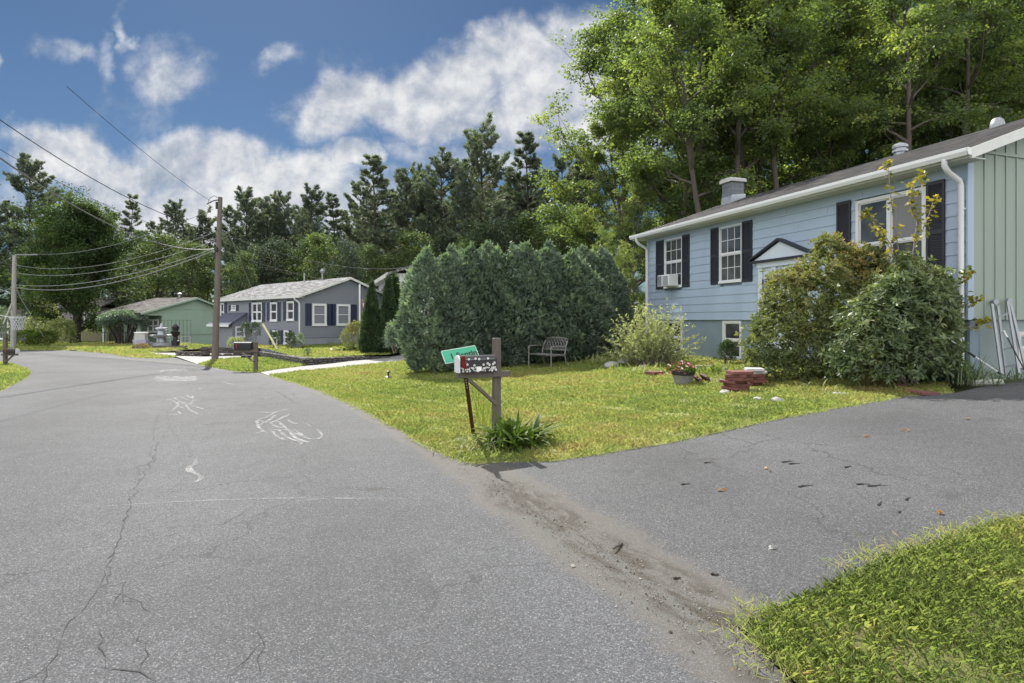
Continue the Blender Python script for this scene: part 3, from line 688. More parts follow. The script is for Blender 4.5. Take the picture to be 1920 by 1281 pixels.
CR = [([(90, 1281), (105, 1215), (125, 1180), (160, 1140), (195, 1095), (212, 1040), (232, 985), (240, 950), (262, 905), (285, 865), (283, 850)], .017),
      ([(300, 1281), (210, 1250), (180, 1215), (200, 1160), (215, 1125), (240, 1090), (185, 1108), (195, 1080), (222, 1030)], .015),
      ([(185, 1108), (225, 1118), (262, 1130), (285, 1152)], .010), ([(0, 1078), (60, 1075), (135, 1068)], .009),
      ([(215, 1035), (260, 1010), (330, 990), (420, 985), (470, 952)], .008), ([(235, 1068), (265, 1055), (300, 1048), (345, 1020)], .008),
      ([(290, 870), (295, 835), (318, 800), (312, 775), (340, 740)], .012), ([(283, 850), (290, 800), (300, 770)], .01), ([(360, 860), (352, 835), (370, 805)], .01),
      ([(480, 1281), (492, 1200), (485, 1160)], .008), ([(480, 725), (520, 735), (545, 750), (568, 760)], .03), ([(510, 728), (545, 738), (560, 748)], .02),
      ([(420, 1281), (455, 1240), (490, 1205)], .007), ([(315, 800), (345, 835), (335, 870)], .01), ([(0, 1000), (55, 985), (150, 975)], .008),
      ([(920, 885), (945, 900), (965, 915)], .02)]
cmb = MB()
for pts, wd in CR:
    g = wander(pts, .075, .013); i = 0
    while i < len(g)-3:
        k = rng.randint(5, 16); seg = g[i:i+k+1]
        if len(seg) > 2: ribbon(cmb, seg, wd*.38*rng.uniform(.45, 1.1), .004, rng, var=.8)
        if rng.random() < .35 and len(seg) > 3:
            p = seg[2]; a = rng.uniform(0, 6.28); br = [p]
            for q in range(rng.randint(3, 7)): a += rng.gauss(0, .5); br.append((br[-1][0]+.07*math.cos(a), br[-1][1]+.07*math.sin(a)))
            ribbon(cmb, br, wd*.22, .0045, rng, var=.6)
        i += k+(rng.randint(0, 3) if rng.random() < .5 else 0)
CRK = mat('tar_crack', (.038, .037, .037), .9, var=.2)
cmb.build('crack', CRK, road)
dcr = MB()
for pts, wd in [([(1610, 1066), (1690, 1040), (1760, 1022), (1830, 1012)], .012), ([(1690, 1040), (1720, 1052), (1760, 1040)], .008)]:
    ribbon(dcr, wander(pts, .1, .02), wd, .008, rng)
dcr.build('crack', CRK, drive)
# chalk drawings, each a thing of its own
def chalkmat():
    m = bpy.data.materials.new('worn_chalk'); m.use_nodes = True; t = NT(m.node_tree); bs = t.n['Principled BSDF']
    P = t.add('ShaderNodeTexCoord').outputs['Object']
    a = t.math('MULTIPLY', t.ss(t.math('ADD', t.math('MULTIPLY', t.noise(P, 70, 4, .8), .65), t.math('MULTIPLY', t.noise(P, 5, 4, .7), .35)), .42, .62), .62)
    bs.inputs['Base Color'].default_value = (.46, .46, .465, 1); bs.inputs['Roughness'].default_value = .95; t.put(bs.inputs['Alpha'], a)
    return m
CHK = chalkmat()
def chalk(name, label, strokes, wd=.05):
    mb = MB(); r = random.Random(len(label))
    for st in strokes:
        g = smooth_poly([G2(*p) for p in st], 2) if len(st) > 2 else wander(st, .2, .01)
        ribbon(mb, g, wd, .005+.0012*(len(mb.f) % 3), r, var=.35)
    tag(mb.build(name, CHK), label, 'chalk drawing', 'chalk drawings on the road')
def zp(x, y): return (300+x*400/1920, 670+y*230/1104)   # from the enlarged crop
chalk('chalk_drawing', 'largest chalk scribble of looping outlines on the road, nearest the lawn', [[zp(*p) for p in s_] for s_ in [
    [(845, 500), (920, 495), (1000, 505), (1060, 490), (1140, 470)], [(1050, 490), (960, 545), (880, 560), (870, 600), (900, 650), (960, 685)],
    [(1040, 520), (1000, 560), (920, 600), (880, 620), (890, 640)], [(1165, 515), (1090, 560), (980, 590), (1040, 630), (1100, 640)],
    [(1060, 580), (1130, 640), (1180, 690), (1240, 740), (1330, 775)], [(865, 690), (960, 660), (1060, 655), (1150, 655), (1230, 690), (1310, 730)],
    [(1010, 670), (1040, 710), (1120, 750)], [(1070, 660), (1120, 710), (1200, 750), (1290, 775), (1250, 790)], [(1200, 650), (1260, 690), (1320, 740), (1420, 745), (1470, 710), (1410, 650)],
    [(1150, 565), (1180, 590), (1230, 605)], [(1320, 600), (1360, 625)], [(1180, 700), (1220, 740), (1340, 770)], [(900, 570), (950, 600), (1040, 580), (1120, 530)]]], .042)
chalk('chalk_drawing', 'chalk scribble of crossing zigzags in the middle of the road', [[zp(*p) for p in s_] for s_ in [
    [(50, 390), (130, 370), (200, 350), (250, 360)], [(90, 380), (170, 420), (150, 450), (110, 480)], [(180, 360), (260, 390), (340, 395)], [(130, 370), (180, 410), (240, 430), (300, 440), (400, 475)],
    [(240, 345), (300, 380), (340, 390)], [(220, 410), (240, 450), (290, 500)], [(80, 520), (200, 515), (160, 490)], [(250, 480), (290, 480), (340, 515)], [(160, 440), (220, 465)], [(290, 350), (300, 390), (270, 430)]]], .042)
chalk('chalk_drawing', 'single wavy smear of chalk on the near road', [[(366, 862), (368, 872), (352, 876), (350, 885), (372, 890), (378, 900), (366, 905)], [(370, 866), (356, 878), (360, 886), (382, 898)]], .035)
st = [[(290, 715), (330, 716), (415, 716)], [(415, 716), (425, 719), (440, 722)], [(436, 717), (448, 717)], [(372, 728), (380, 731)]]
r_ = random.Random(9)
for k in range(16):
    x = 290+k*4.6; st.append([(x, 712+r_.uniform(-2, 3)), (x+6, 705+r_.uniform(-2, 2)), (x+9, 711), (x+4, 715)])
for k in range(9):
    x = 288+k*6; st.append([(x, 698+r_.uniform(-3, 3)), (x+8, 693+r_.uniform(-2, 2)), (x+16, 697)])
chalk('chalk_drawing', 'farthest chalk patch of hatched lettering-like strokes before the utility pole', st, .055)
chalk('chalk_line', 'long faint chalk line drawn right across the near road', [[(150, 955), (260, 946), (380, 941), (520, 935), (620, 933)], [(300, 944), (420, 938), (600, 936), (720, 938)], [(560, 940), (640, 934), (760, 937)]], .009)

# grit and litter lying on the sand strip
def chips(name, label, n, m, size, seed, spread, t0, t1, lift=.004):
    rg = np.random.default_rng(seed); A = np.array(G2(875, 869)); B = np.array(G2(1480, 1281)); d = (B-A)/np.linalg.norm(B-A); nn_ = np.array([-d[1], d[0]])
    t_ = rg.uniform(t0, t1, n)*np.linalg.norm(B-A); o_ = rg.normal(.02, spread, n); q = A+t_[:, None]*d+o_[:, None]*nn_
    P = np.column_stack([q, H(q[:, 0], q[:, 1])+lift]); V = []; F = []
    T_ = np.array([[1, 0, 0], [-.5, .87, 0], [-.5, -.87, 0], [0, 0, .8]]); s_ = size*rg.lognormal(0, .45, n)
    R_ = rg.uniform(0, 6.28, n); c, s2 = np.cos(R_), np.sin(R_); X = T_[None, :, :]*s_[:, None, None]*rg.uniform(.6, 1.4, (n, 1, 3))
    V = np.stack([X[..., 0]*c[:, None]-X[..., 1]*s2[:, None], X[..., 0]*s2[:, None]+X[..., 1]*c[:, None], X[..., 2]], -1)+P[:, None, :]
    F = (np.array([[0, 1, 3], [1, 2, 3], [2, 0, 3]])[None]+4*np.arange(n)[:, None, None]).reshape(-1, 3)
    tag(link(name, np_mesh(name, V.reshape(-1, 3), F), m), label, 'grit', kind='stuff')
chips('grit', 'loose grit and small stones strewn along the driveway mouth', 2200, mat('road_grit', (.20, .19, .17), .9, var=.6, vscale=40), .0028, 1, .22, 0, 1.05)
chips('bark_litter', 'dark crumbs of bark and soil in the dirt strip', 1300, SOIL, .0036, 2, .13, .05, .92)
# ---------------------------------------------------------------- the pale blue house
HL = Vector((4.94, 21.3, 0)); HB = .2
hx_ = Vector((3.53, -10.4, 0)).normalized(); LEN = 10.98; DEP = 7.6
hrz = math.atan2(hx_.y, hx_.x)
def house_x(px, yoff=0.0):
    k = (px-960)/FPX; ox, oy = HL.x+.947*yoff, HL.y+.321*yoff
    return (oy*k-ox)/(.3214+.947*k)
def house_z(px, py): 
    x = house_x(px); return CAMZ+(HZ-py)/FPX*(HL.y+hx_.y*x)-HB
bh = thing('blue_house', 'pale blue raised house with black shutters and white gutters', 'house', (HL.x, HL.y, HB), hrz)
ZS, ZT, PIT = 1.65-HB, 4.72-HB, .36
def lap_wall(x0, x1, z0, z1, step, yb, lip, holes=(), joints=False):
    """courses of lapped boards on a wall facing -y, cut round holes (x0,x1,z0,z1)"""
    mb = MB(); z = z0; zs = sorted({z0, z1}|{z0+i*step for i in range(1, int((z1-z0)/step)+1)})
    for a, b in zip(zs[:-1], zs[1:]):
        cuts = [(c, d) for (c, d, e, f) in holes if e < b-.01 and f > a+.01]; xs = [x0]
        for c, d in sorted(cuts): xs += [c, d]
        xs.append(x1)
        for c, d in zip(xs[::2], xs[1::2]):
            js = [c]; x = c+(1.2+2.4*((z0*7+a*13.7) % 1.0))
            while joints and x < d-.5: js += [x-.0025, x+.0025]; x += 3.66
            js.append(d)
            for e_, f_ in zip(js[::2], js[1::2]):
                if f_-e_ > .02: mb.prism([(yb-lip, a), (yb-.004, b+.002), (yb+.12, b+.002), (yb+.12, a)], 'x', e_, f_)
    return mb
W1 = (house_x(1247), house_x(1280)); W2 = (house_x(1350), house_x(1392)); W3 = (house_x(1606), house_x(1738))
wz = (2.76-HB, 4.40-HB); wz3 = (2.40-HB, 4.30-HB)
DX = (house_x(1425), house_x(1522)); DZ = (.9-HB, 3.05-HB)
BZ = 4.33-HB
holes = [(W1[0], W1[1], *wz), (W2[0], W2[1], *wz), (W3[0], W3[1], *wz3), (DX[0], DX[1], DZ[0], DZ[1]+.18)]
wall = lap_wall(0, LEN, ZS, BZ, .246, 0, .022, holes, joints=True)
wall.prism([(-.022, BZ+.002), (-.022, BZ+.05), (.1, BZ+.05), (.1, BZ+.002)], 'x', 0, LEN)
for k in range(5): wall.box(k*LEN/5+(.002 if k else 0), (k+1)*LEN/5-.006, -.012, .12, BZ+.054, ZT)
wall.box(0, LEN, .121, .2, ZS, ZT)
wo = wall.build('front_wall', BLUE, bh)
fw = MB(); LWs = [(house_x(1353), house_x(1388)), (house_x(1241), house_x(1277))]; lz = (.50-HB, 1.63-HB)
fh = sorted([(a, b) for a, b in LWs]); xs = [0]
for a, b in fh: xs += [a, b]
xs.append(LEN)
for a, b in zip(xs[::2], xs[1::2]): fw.box(a, b, .06, .3, -.8, ZS-.002)
for a, b in fh: fw.box(a, b, .06, .3, -.8, lz[0])
fw.box(.06, LEN-.05, .301, .4, -.8, ZS-.004)
fw.build('foundation_wall', FOUND, bh)
# gable end wall at x = LEN facing +x: board and batten over masonry
gw = MB(); Yr = DEP/2
gw.prism([(.0, ZS), (.0, ZT), (Yr, ZT+PIT*Yr), (DEP, ZT), (DEP, ZS)], 'x', LEN-.1, LEN)
for i in range(26):
    y = .15+i*.3; 
    if y > DEP-.1: break
    zt = ZT+PIT*(y if y < Yr else DEP-y)-.03
    gw.box(LEN, LEN+.018, y-.022, y+.022, ZS, 4.78-HB); 
    if zt > 4.84-HB: gw.box(LEN, LEN+.018, y-.022, y+.022, 4.84-HB, zt)
gw.box(LEN, LEN+.03, .0, DEP, 4.782-HB, 4.838-HB)
gw.build('gable_wall', GREYGREEN, bh)
gf = MB(); gf.box(LEN-.35, LEN-.05, .06, DEP, -.8, ZS-.003); gf.build('foundation_wall', mat('grey_green_masonry', (.22, .27, .27), .75, var=.1, vscale=2, bump=.2, bscale=40), bh)
bk = MB(); bk.prism([(.2, -.8), (.2, ZT), (Yr, ZT+PIT*Yr), (DEP, ZT), (DEP, -.8)], 'x', 0, .1); bk.box(0, LEN-.36, DEP-.1, DEP, -.8, ZT); bk.build('back_wall', BLUE, bh)
rf = MB(); OV, RK, TH = .42, .32, .13
for sgn in (0, 1):
    def yz(y, z): return (y, z) if sgn == 0 else (DEP-y, z)
    z0 = ZT+.02-PIT*OV
    p = [yz(-OV, z0), yz(-OV, z0+TH), yz(Yr, ZT+.02+PIT*Yr+TH), yz(Yr, ZT+.02+PIT*Yr)]
    rf.prism(p, 'x', -RK, LEN+RK)
ro = rf.build('roof', ROOFD, bh)
# fascia, soffit, rake boards
fa = MB(); zf = ZT-PIT*OV
fa.box(-RK, LEN+RK, -OV-.025, -OV-.002, zf-.02, zf+.12); fa.box(-RK, LEN+RK, -OV, -.024, zf-.02, zf-.005)
for xs_ in (LEN+RK+.002, -RK-.03):
    for sgn in (0, 1):
        q = [(-OV, zf-.04), (-OV, zf+.15), (Yr, ZT+PIT*Yr+.15), (Yr, ZT+PIT*Yr-.04)]
        if sgn: q = [(DEP-a, b) for a, b in q]
        fa.prism(q, 'x', xs_, xs_+.028)
fa.prism([(-OV, zf-.004), (-OV, zf+.012), (Yr, ZT+PIT*(Yr)+.012), (Yr, ZT+PIT*Yr-.004)], 'x', LEN+.02, LEN+RK)
fa.build('fascia', TRIM, bh)
gu = MB(); gz = zf+.14
gu.prism([(-OV-.03, gz-.13), (-OV-.03, gz), (-OV-.045, gz), (-OV-.045, gz-.115), (-OV-.11, gz-.115), (-OV-.135, gz-.05), (-OV-.135, gz), (-OV-.15, gz), (-OV-.15, gz-.06), (-OV-.12, gz-.13)], 'x', -RK-.05, LEN+RK+.05)
for x in (-RK-.05, LEN+RK+.035): gu.prism([(-OV-.03, gz-.13), (-OV-.03, gz), (-OV-.15, gz), (-OV-.15, gz-.06), (-OV-.12, gz-.13)], 'x', x, x+.014)
guo = gu.build('gutter', WHITE, bh)
for x, zb in ((.05, .2), (LEN-.07, .35-HB)):
    d = MB(); zz = gz-.1
    d.tube([(x, -OV-.09, zz), (x, -OV-.09, zz-.12), (x, -OV+.02, zz-.24), (x, -.13, zz-.36), (x, -.075, zz-.46), (x, -.075, zb+.14), (x+.02, -.12, zb+.04), (x+.02, -.28, zb)], .052, 10)
    d.box(x-.06, x+.06, -.09, -.02, 2.2, 2.23); d.box(x-.06, x+.06, -.09, -.02, 3.5, 3.53)
    d.build('downspout', WHITE, guo, smooth=True)
cb = MB(); cb.box(LEN-.004, LEN+.03, -.035, .12, ZS, ZT-.02); cb.build('corner_board', BLUE, bh); cb = MB(); cb.box(-.03, .10, -.034, .02, ZS, ZT-.02); cb.build('corner_board', BLUE, bh)

def window(parent, x0, x1, z0, z1, y=0, kind='double_hung', cols=0, rows=0, fr=.05, fmat=WHITE, proud=.035, M=None, curtain=False, gl=GLASS, mid=.5):
    mb = MB()
    def bx(a, b, c, d, e, f, m=mb): m.box(a, b, c, d, e, f, M)
    bx(x0, x0+fr, y-proud, y+.05, z0, z1); bx(x1-fr, x1, y-proud, y+.05, z0, z1)
    bx(x0+fr, x1-fr, y-proud, y+.05, z1-fr, z1); bx(x0-.02, x1+.02, y-proud-.02, y+.05, z0-.03, z0+fr)
    xs = [x0+fr, x1-fr]
    if kind == 'twin':
        xm = (x0+x1)/2; bx(xm-fr*.55, xm+fr*.55, y-proud+.004, y+.05, z0+fr, z1-fr); xs = [x0+fr, xm-fr*.55, xm+fr*.55, x1-fr]
    zm = z0+(z1-z0)*mid
    for a, b in zip(xs[::2], xs[1::2]):
        bx(a, b, y-proud+.012, y+.04, zm-.022, zm+.022)
        for (c, d) in ((z0+fr, zm-.022), (zm+.022, z1-fr)):
            sf = .028
            bx(a, a+sf, y-.006, y+.035, c, d); bx(b-sf, b, y-.006, y+.035, c, d)
            bx(a+sf, b-sf, y-.006, y+.035, d-sf, d); bx(a+sf, b-sf, y-.006, y+.035, c, c+sf)
            for i in range(1, cols): bx(a+(b-a)*i/cols-.009, a+(b-a)*i/cols+.009, y+.001, y+.03, c+sf, d-sf)
            for i in range(1, rows): bx(a+sf, b-sf, y+.003, y+.028, c+(d-c)*i/rows-.009, c+(d-c)*i/rows+.009)
    o = mb.build('window', fmat, parent)
    g = MB(); g.box(x0+fr, x1-fr, y+.012, y+.022, z0+fr, z1-fr, M); g.build('glass', gl, o)
    return o
def shutter(parent, x0, x1, z0, z1, y=-.02, m=SHUT, M=None, louv=True):
    mb = MB(); f = .045; yb, yf = y, y-.032
    for a, b, c, d in ((x0, x0+f, z0, z1), (x1-f, x1, z0, z1), (x0+f, x1-f, z0, z0+.07), (x0+f, x1-f, z1-.07, z1), (x0+f, x1-f, (z0+z1)/2-.04, (z0+z1)/2+.04)): mb.box(a, b, yf, yb, c, d, M)
    mb.box(x0+f, x1-f, yb-.008, yb, z0+.07, z1-.07, M)
    if louv:
        for c, d in ((z0+.07, (z0+z1)/2-.04), ((z0+z1)/2+.04, z1-.07)):
            n = int((d-c)/.045)
            for i in range(n):
                z = c+(d-c)*i/n; mb.prism([(yb-.010, z+.034), (yb-.026, z+.004), (yb-.026, z), (yb-.010, z+.028)], 'x', x0+f, x1-f, M)
    return mb.build('shutter', m, parent)
window(bh, *W1, *wz, cols=3, rows=2, fr=.035, mid=.52); window(bh, *W2, *wz, cols=3, rows=2, fr=.035)
for a, b in ((1232, 1245.5), (1281, 1294)): shutter(bh, house_x(a), house_x(b), 2.72-HB, 4.42-HB)
for a, b in ((1334.5, 1348.5), (1393.5, 1412)): shutter(bh, house_x(a), house_x(b), 2.72-HB, 4.42-HB)
for a, b in ((1571, 1597), (1740, 1774)): shutter(bh, house_x(a), house_x(b), 2.36-HB, 4.36-HB)
w3 = window(bh, *W3, *wz3, kind='twin', fr=.075, mid=.47)
cmb_ = MB(); xm = (W3[0]+W3[1])/2
n_ = 16
for i in range(n_):
    a = xm+.06+(W3[1]-xm-.12)*i/n_; b = xm+.06+(W3[1]-xm-.12)*(i+1)/n_; y0 = .004+.004*(i % 2)
    cmb_.box(a, b, y0, y0+.004, 3.35-HB, wz3[1]-.1)
cmb_.build('curtain', CURT, w3)
for a, b in LWs: window(bh, a, b, *lz, y=.06, fr=.07)
ds = thing  # door surround with pediment
PX = (house_x(1415), house_x(1531)); pz0, pz1 = 3.22-HB, 3.72-HB; pm = (PX[0]+PX[1])/2
d = MB(); d.box(DX[0]-.02, DX[1]+.02, -.10, -.026, DZ[1]+.002, pz0-.03)
for a in (DX[0], DX[1]-.16, DX[0]+.48, DX[1]-.64): d.box(a, a+.16, -.07, .02, DZ[0], DZ[1])
d.box(DX[0]+.16, DX[1]-.16, -.02, .03, DZ[0], DZ[1])
d.prism([(PX[0]+.1, pz0+.03), (PX[1]-.1, pz0+.03), (pm, pz1-.05)], 'y', -.13, -.026)
do = d.build('door_surround', mat('pale_blue_white_paint', (.52, .58, .66), .5, var=.06), bh)
d = MB(); 
d.box(PX[0], PX[1], -.20, -.026, pz0-.028, pz0+.026)
for s_ in (0, 1):
    a = PX[s_]; q = [(a, pz0+.03), (a, pz0+.075), (pm, pz1+.04), (pm, pz1-.02)]
    d.prism(q, 'y', -.22, -.026)
d.build('pediment_trim', SHUT, do)
d = MB(); a = house_x(1434); b = house_x(1447)
for q in ((a, a+.03, 2.45, 2.75), (b-.03, b, 2.45, 2.75), (a+.03, b-.03, 2.72, 2.75), (a+.03, b-.03, 2.45, 2.48)): d.box(q[0], q[1], -.09, -.071, q[2]-HB, q[3]-HB)
d.build('sidelight_frame', SHUT, do)
d = MB(); d.box(DX[0]+.66, DX[1]-.66, -.045, -.021, DZ[0], DZ[1]-.06)
for k in range(3):
    xa = DX[0]+.72+k*.22; d.box(xa, xa+.16, -.055, -.046, DZ[1]-.5, DZ[1]-.22)
d.build('front_door', DOORW, do)
# gable window next to the ladder
Mg = Matrix.Translation((LEN-.05, 0, 0)) @ Matrix.Rotation(R(90), 4, 'Z')
def gable_y(px):   # local y of a pixel on the gable wall plane
    k = (px-960)/FPX; o = HL+hx_*LEN; return (o.y*k-o.x)/(.947-.321*k)
window(bh, gable_y(1912), gable_y(1912)+.9, .75-HB, 1.42-HB, y=0, fr=.07, M=Mg, fmat=TRIM)
# chimney and vents stand on the roof
def zroof(y): return ZT+.15+PIT*(y if y < Yr else DEP-y)
ch = MB(); cx, cy, hw = .45, 3.36, .27
for i in range(5):
    z = zroof(cy-hw)-.05+i*.165; o_ = .004*(i % 2)
    if i % 2: ch.box(cx-hw+o_, cx-.004, cy-hw+o_, cy+hw-o_, z, z+.158); ch.box(cx+.004, cx+hw-o_, cy-hw+o_, cy+hw-o_, z, z+.158)
    else: ch.box(cx-hw, cx+hw, cy-hw, cy+hw, z, z+.158)
ch.box(cx-hw+.015, cx+hw-.015, cy-hw+.015, cy+hw-.015, zroof(cy-hw)-.1, zroof(cy-hw)+.80)
cho = ch.build('chimney', mat('grey_block', (.13, .145, .16), .85, var=.35, vscale=5, bump=.4, bscale=30), ro)
c = MB(); zt = zroof(cy-hw)+.785; c.prism([(cx-hw-.07, zt), (cx+hw+.07, zt), (cx+hw+.07, zt+.1), (cx+hw-.02, zt+.15), (cx-hw+.02, zt+.15), (cx-hw-.07, zt+.1)], 'y', cy-hw-.07, cy+hw+.07); c.build('cap', SLAB, cho)
c = MB(); zb = zroof(cy-hw)
c.prism([(cy-hw-.09, zb-.06), (cy-hw-.006, zb+.28), (cy+hw+.06, zb+.36), (cy+hw+.06, zb+.1)], 'x', cx+hw+.003, cx+hw+.02)
c.prism([(cx-hw-.05, zb-.08), (cx+hw+.05, zb-.08), (cx+hw, zb+.26), (cx-hw, zb+.26)], 'y', cy-hw-.02, cy-hw-.004)
c.build('flashing', GALV, cho)
def roof_vent(x, y, r, hh, dome):
    z = zroof(y)
    m = MB(); Mv = Matrix.Translation((x, y, z-.15))
    if dome: m.lathe([(r, 0), (r, .14), (r*.97, .2), (r*.8, .28), (r*.45, .335), (.02, .35)], 20, Mv)
    else: m.lathe([(r*.8, 0), (r*.8, .17), (r, .18), (r, .24), (r*.8, .25), (r*.8, .29), (r, .30), (r, .36), (r*.8, .40), (.05, .44)], 24, Mv)
    m.build('roof_vent', GALV if not dome else METAL, ro, smooth=True)
roof_vent(6.75, 3.75, .19, .4, False); roof_vent(9.15, 3.78, .15, .3, True)
# air conditioner in the left window
ac = thing('air_conditioner', 'white window air conditioner jutting from the far left window of blue house', 'air conditioner', (HL+hx_*((W1[0]+W1[1])/2)).to_tuple()[:2]+(2.78,), hrz)
m = MB(); m.box(-.34, .34, -.42, -.05, 0, .38)
m.build('casing', WHITE, ac, bevel=.015)
m = MB()
for k in range(7): m.box(-.30+k*.03, -.282+k*.03, -.432, -.421, .04, .34)
for k in range(9): m.box(.0, .30, -.432, -.421, .04+k*.034, .055+k*.034)
m.box(-.31, -.09, -.4225, -.4205, .03, .35)
m.build('grille', GREYF, ac)

# ---------------------------------------------------------------- grey house
GC = Vector((-12.9, 36.0, 0)); gd = Vector((-9, 8.0, 0)).normalized(); gg = Vector((-gd.y, gd.x, 0))*-1
# local frame: x along the front from the far left end to the right corner, y into the house
gL = 12.2; GO = GC+gd*gL; grz = math.atan2(-gd.y, -gd.x)
gh = thing('grey_house', 'slate grey raised house with navy shutters and pale grey roof', 'house', (GO.x, GO.y, -.45), grz)
gy_ = Vector((-math.sin(grz), math.cos(grz), 0))
def gx_of(px):
    k = (px-960)/FPX; e = Vector((math.cos(grz), math.sin(grz), 0)); return (GO.y*k-GO.x)/(e.x-k*e.y)
def gy_of(px):
    k = (px-960)/FPX; return (GC.y*k-GC.x)/(gy_.x-k*gy_.y)
gZT = 3.14+.45; gW = 6.6; gp_ = .36
FRW = [(gx_of(414), gx_of(421), 568, 603), (gx_of(473), gx_of(492), 567.5, 603.5), (gx_of(507.5), gx_of(520.5), 567, 602.5), (gx_of(538.5), gx_of(552), 565, 601.5)]
def gz(x, py): e = GO+Vector((math.cos(grz), math.sin(grz), 0))*x; return CAMZ+(HZ-py)/FPX*e.y+.45
wins = [(a, b, gz((a+b)/2, y1), gz((a+b)/2, y0)) for a, b, y0, y1 in FRW]
lows = [(gx_of(511.5), gx_of(521), gz(gx_of(516), 648), gz(gx_of(516), 619.5)), (gx_of(533), gx_of(542), gz(gx_of(537), 646), gz(gx_of(537), 619.5)), (gx_of(414), gx_of(421.5), gz(gx_of(417), 642), gz(gx_of(417), 620))]
smallw = (gx_of(434.5), gx_of(443), gz(gx_of(438), 583), gz(gx_of(438), 572))
mb = lap_wall(0, gL, .35, gZT, .16, 0, .016, wins+lows+[smallw]); mb.box(0, gL, .121, .2, -.5, gZT); mb.build('front_wall', GREYS, gh)
mb = MB(); n = 20; zz = .35
z = 1.0
zs = np.arange(1.0, gZT+gp_*gW/2, .16)
for a in zs:
    b = a+.16
    def yrange(z): return (0, gW) if z <= gZT else ((z-gZT)/gp_, gW-(z-gZT)/gp_)
    ya, yb = yrange(b)
    if yb-ya < .1: break
    mb.prism([(gL+.016, a), (gL+.004, b+.002), (gL-.1, b+.002), (gL-.1, a)], 'y', ya, yb)
mb.prism([(0, -.5), (0, gZT), (gW/2, gZT+gp_*gW/2), (gW, gZT), (gW, -.5)], 'x', gL-.2, gL-.101)
mb.build('gable_wall', GREYS, gh)
mb = MB(); mb.box(gL-.1, gL-.02, 0, gW, -.6, .999); mb.build('foundation_wall', GREYF, gh)
mb = MB(); mb.prism([(.2, -.5), (.2, gZT), (gW/2, gZT+gp_*gW/2), (gW, gZT), (gW, -.5)], 'x', 0, .1); mb.box(.1, gL-.2, gW-.1, gW, -.5, gZT); mb.build('back_wall', GREYS, gh)
rf = MB()
for sg in (0, 1):
    q = [(-.35, gZT-.12), (-.35, gZT+.0), (gW/2, gZT+.12+gp_*gW/2), (gW/2, gZT+gp_*gW/2)]
    if sg: q = [(gW-a, b) for a, b in q]
    rf.prism(q, 'x', -.3, gL+.25)
gro = rf.build('roof', ROOFG, gh)
mb = MB(); mb.box(-.3, gL+.25, -.375, -.352, gZT-.14, gZT+.01); mb.box(-.3, gL+.25, -.352, -.02, gZT-.14, gZT-.125)
for sg in (0, 1):
    q = [(-.36, gZT-.15), (-.36, gZT+.0), (gW/2, gZT+.12+gp_*gW/2), (gW/2, gZT-.03+gp_*gW/2)]
    if sg: q = [(gW-a, b) for a, b in q]
    mb.prism(q, 'x', gL+.252, gL+.28)
mb.build('fascia', TRIM, gh)
mb = MB(); xx = gL-.14; mb.tube([(xx, -.43, gZT-.1), (xx, -.4, gZT-.22), (xx, -.12, gZT-.42), (xx, -.07, gZT-.5), (xx, -.07, .5)], .05, 8); mb.build('downspout', WHITE, gh, smooth=True)
for i, (a, b, c, d_) in enumerate(wins):
    window(gh, a, b, c, d_, kind='twin' if i == 1 else 'double_hung', fr=.1, proud=.05, gl=GLASSD)
    for (e, f) in ((a-.42, a-.06), (b+.06, b+.42)):
        if e > .02 and f < gL-.2: shutter(gh, e, f, c, d_, y=-.018, m=NAVY, louv=False)
for a, b, c, d_ in lows[:2]+lows[2:]:
    window(gh, a, b, c, d_, fr=.1, proud=.05, gl=GLASSD)
    for (e, f) in ((a-.36, a-.06), (b+.06, b+.36)):
        if e > .02: shutter(gh, e, f, c, d_, y=-.018, m=NAVY, louv=False)
window(gh, *smallw, fr=.08, proud=.05, gl=GLASSD)
for e, f in ((smallw[0]-.4, smallw[0]-.06), (smallw[1]+.06, smallw[1]+.4)): shutter(gh, e, f, smallw[2], smallw[3], y=-.018, m=NAVY, louv=False)
Mgh = Matrix.Translation((gL, 0, 0)) @ Matrix.Rotation(R(90), 4, 'Z')
for (p0, p1) in ((585, 611.5), (630.5, 656)):
    a, b = gy_of(p0), gy_of(p1); c, d_ = 1.75, 3.12
    window(gh, a, b, c, d_, y=0, fr=.13, proud=.06, M=Mgh, gl=GLASSD)
    for (e, f) in ((a-.46, a-.06), (b+.06, b+.5)): shutter(gh, e, f, c, d_, y=-.018, m=NAVY, M=Mgh, louv=False)
mb = MB()
for k in range(4): mb.box(gL-.02, gL-.005, gy_of(614), gy_of(624), .66+k*.055, .69+k*.055)
mb.build('foundation_vent', GALV, gh)
# entry vestibule with a shed roof
vx0, vx1 = gx_of(424), gx_of(463); vd = 1.0; vz0, vz1 = .1, 2.1
vb = MB(); vb.prism([(-vd, vz0), (-vd, vz1-.25), (-.03, vz1+.42), (-.03, vz0)], 'x', vx0, vx1)
vo = vb.build('vestibule', GREYS, gh)
m = MB(); q = [(-vd-.3, vz1-.40), (-vd-.3, vz1-.33), (-.03, vz1+.52), (-.03, vz1+.44)]; m.prism(q, 'x', vx0-.15, vx1+.12); m.build('vestibule_roof', mat('blue_grey_shingle', (.075, .085, .12), .8, var=.2), vo)
m = MB(); m.box(vx0-.15, vx1+.12, -vd-.33, -vd-.305, vz1-.47, vz1-.33); m.build('vestibule_fascia', WHITE, vo)
m = MB(); m.box(vx0+.35, vx0+1.2, -vd-.04, -vd-.005, vz0, vz1-.4); dro = m.build('door', WHITE, vo)
m = MB(); m.box(vx0+.52, vx0+1.03, -vd-.052, -vd-.042, vz0+.85, vz1-.5); m.build('glass', GLASS, dro)
Mv = Matrix.Translation((vx1, 0, 0)) @ Matrix.Rotation(R(90), 4, 'Z')
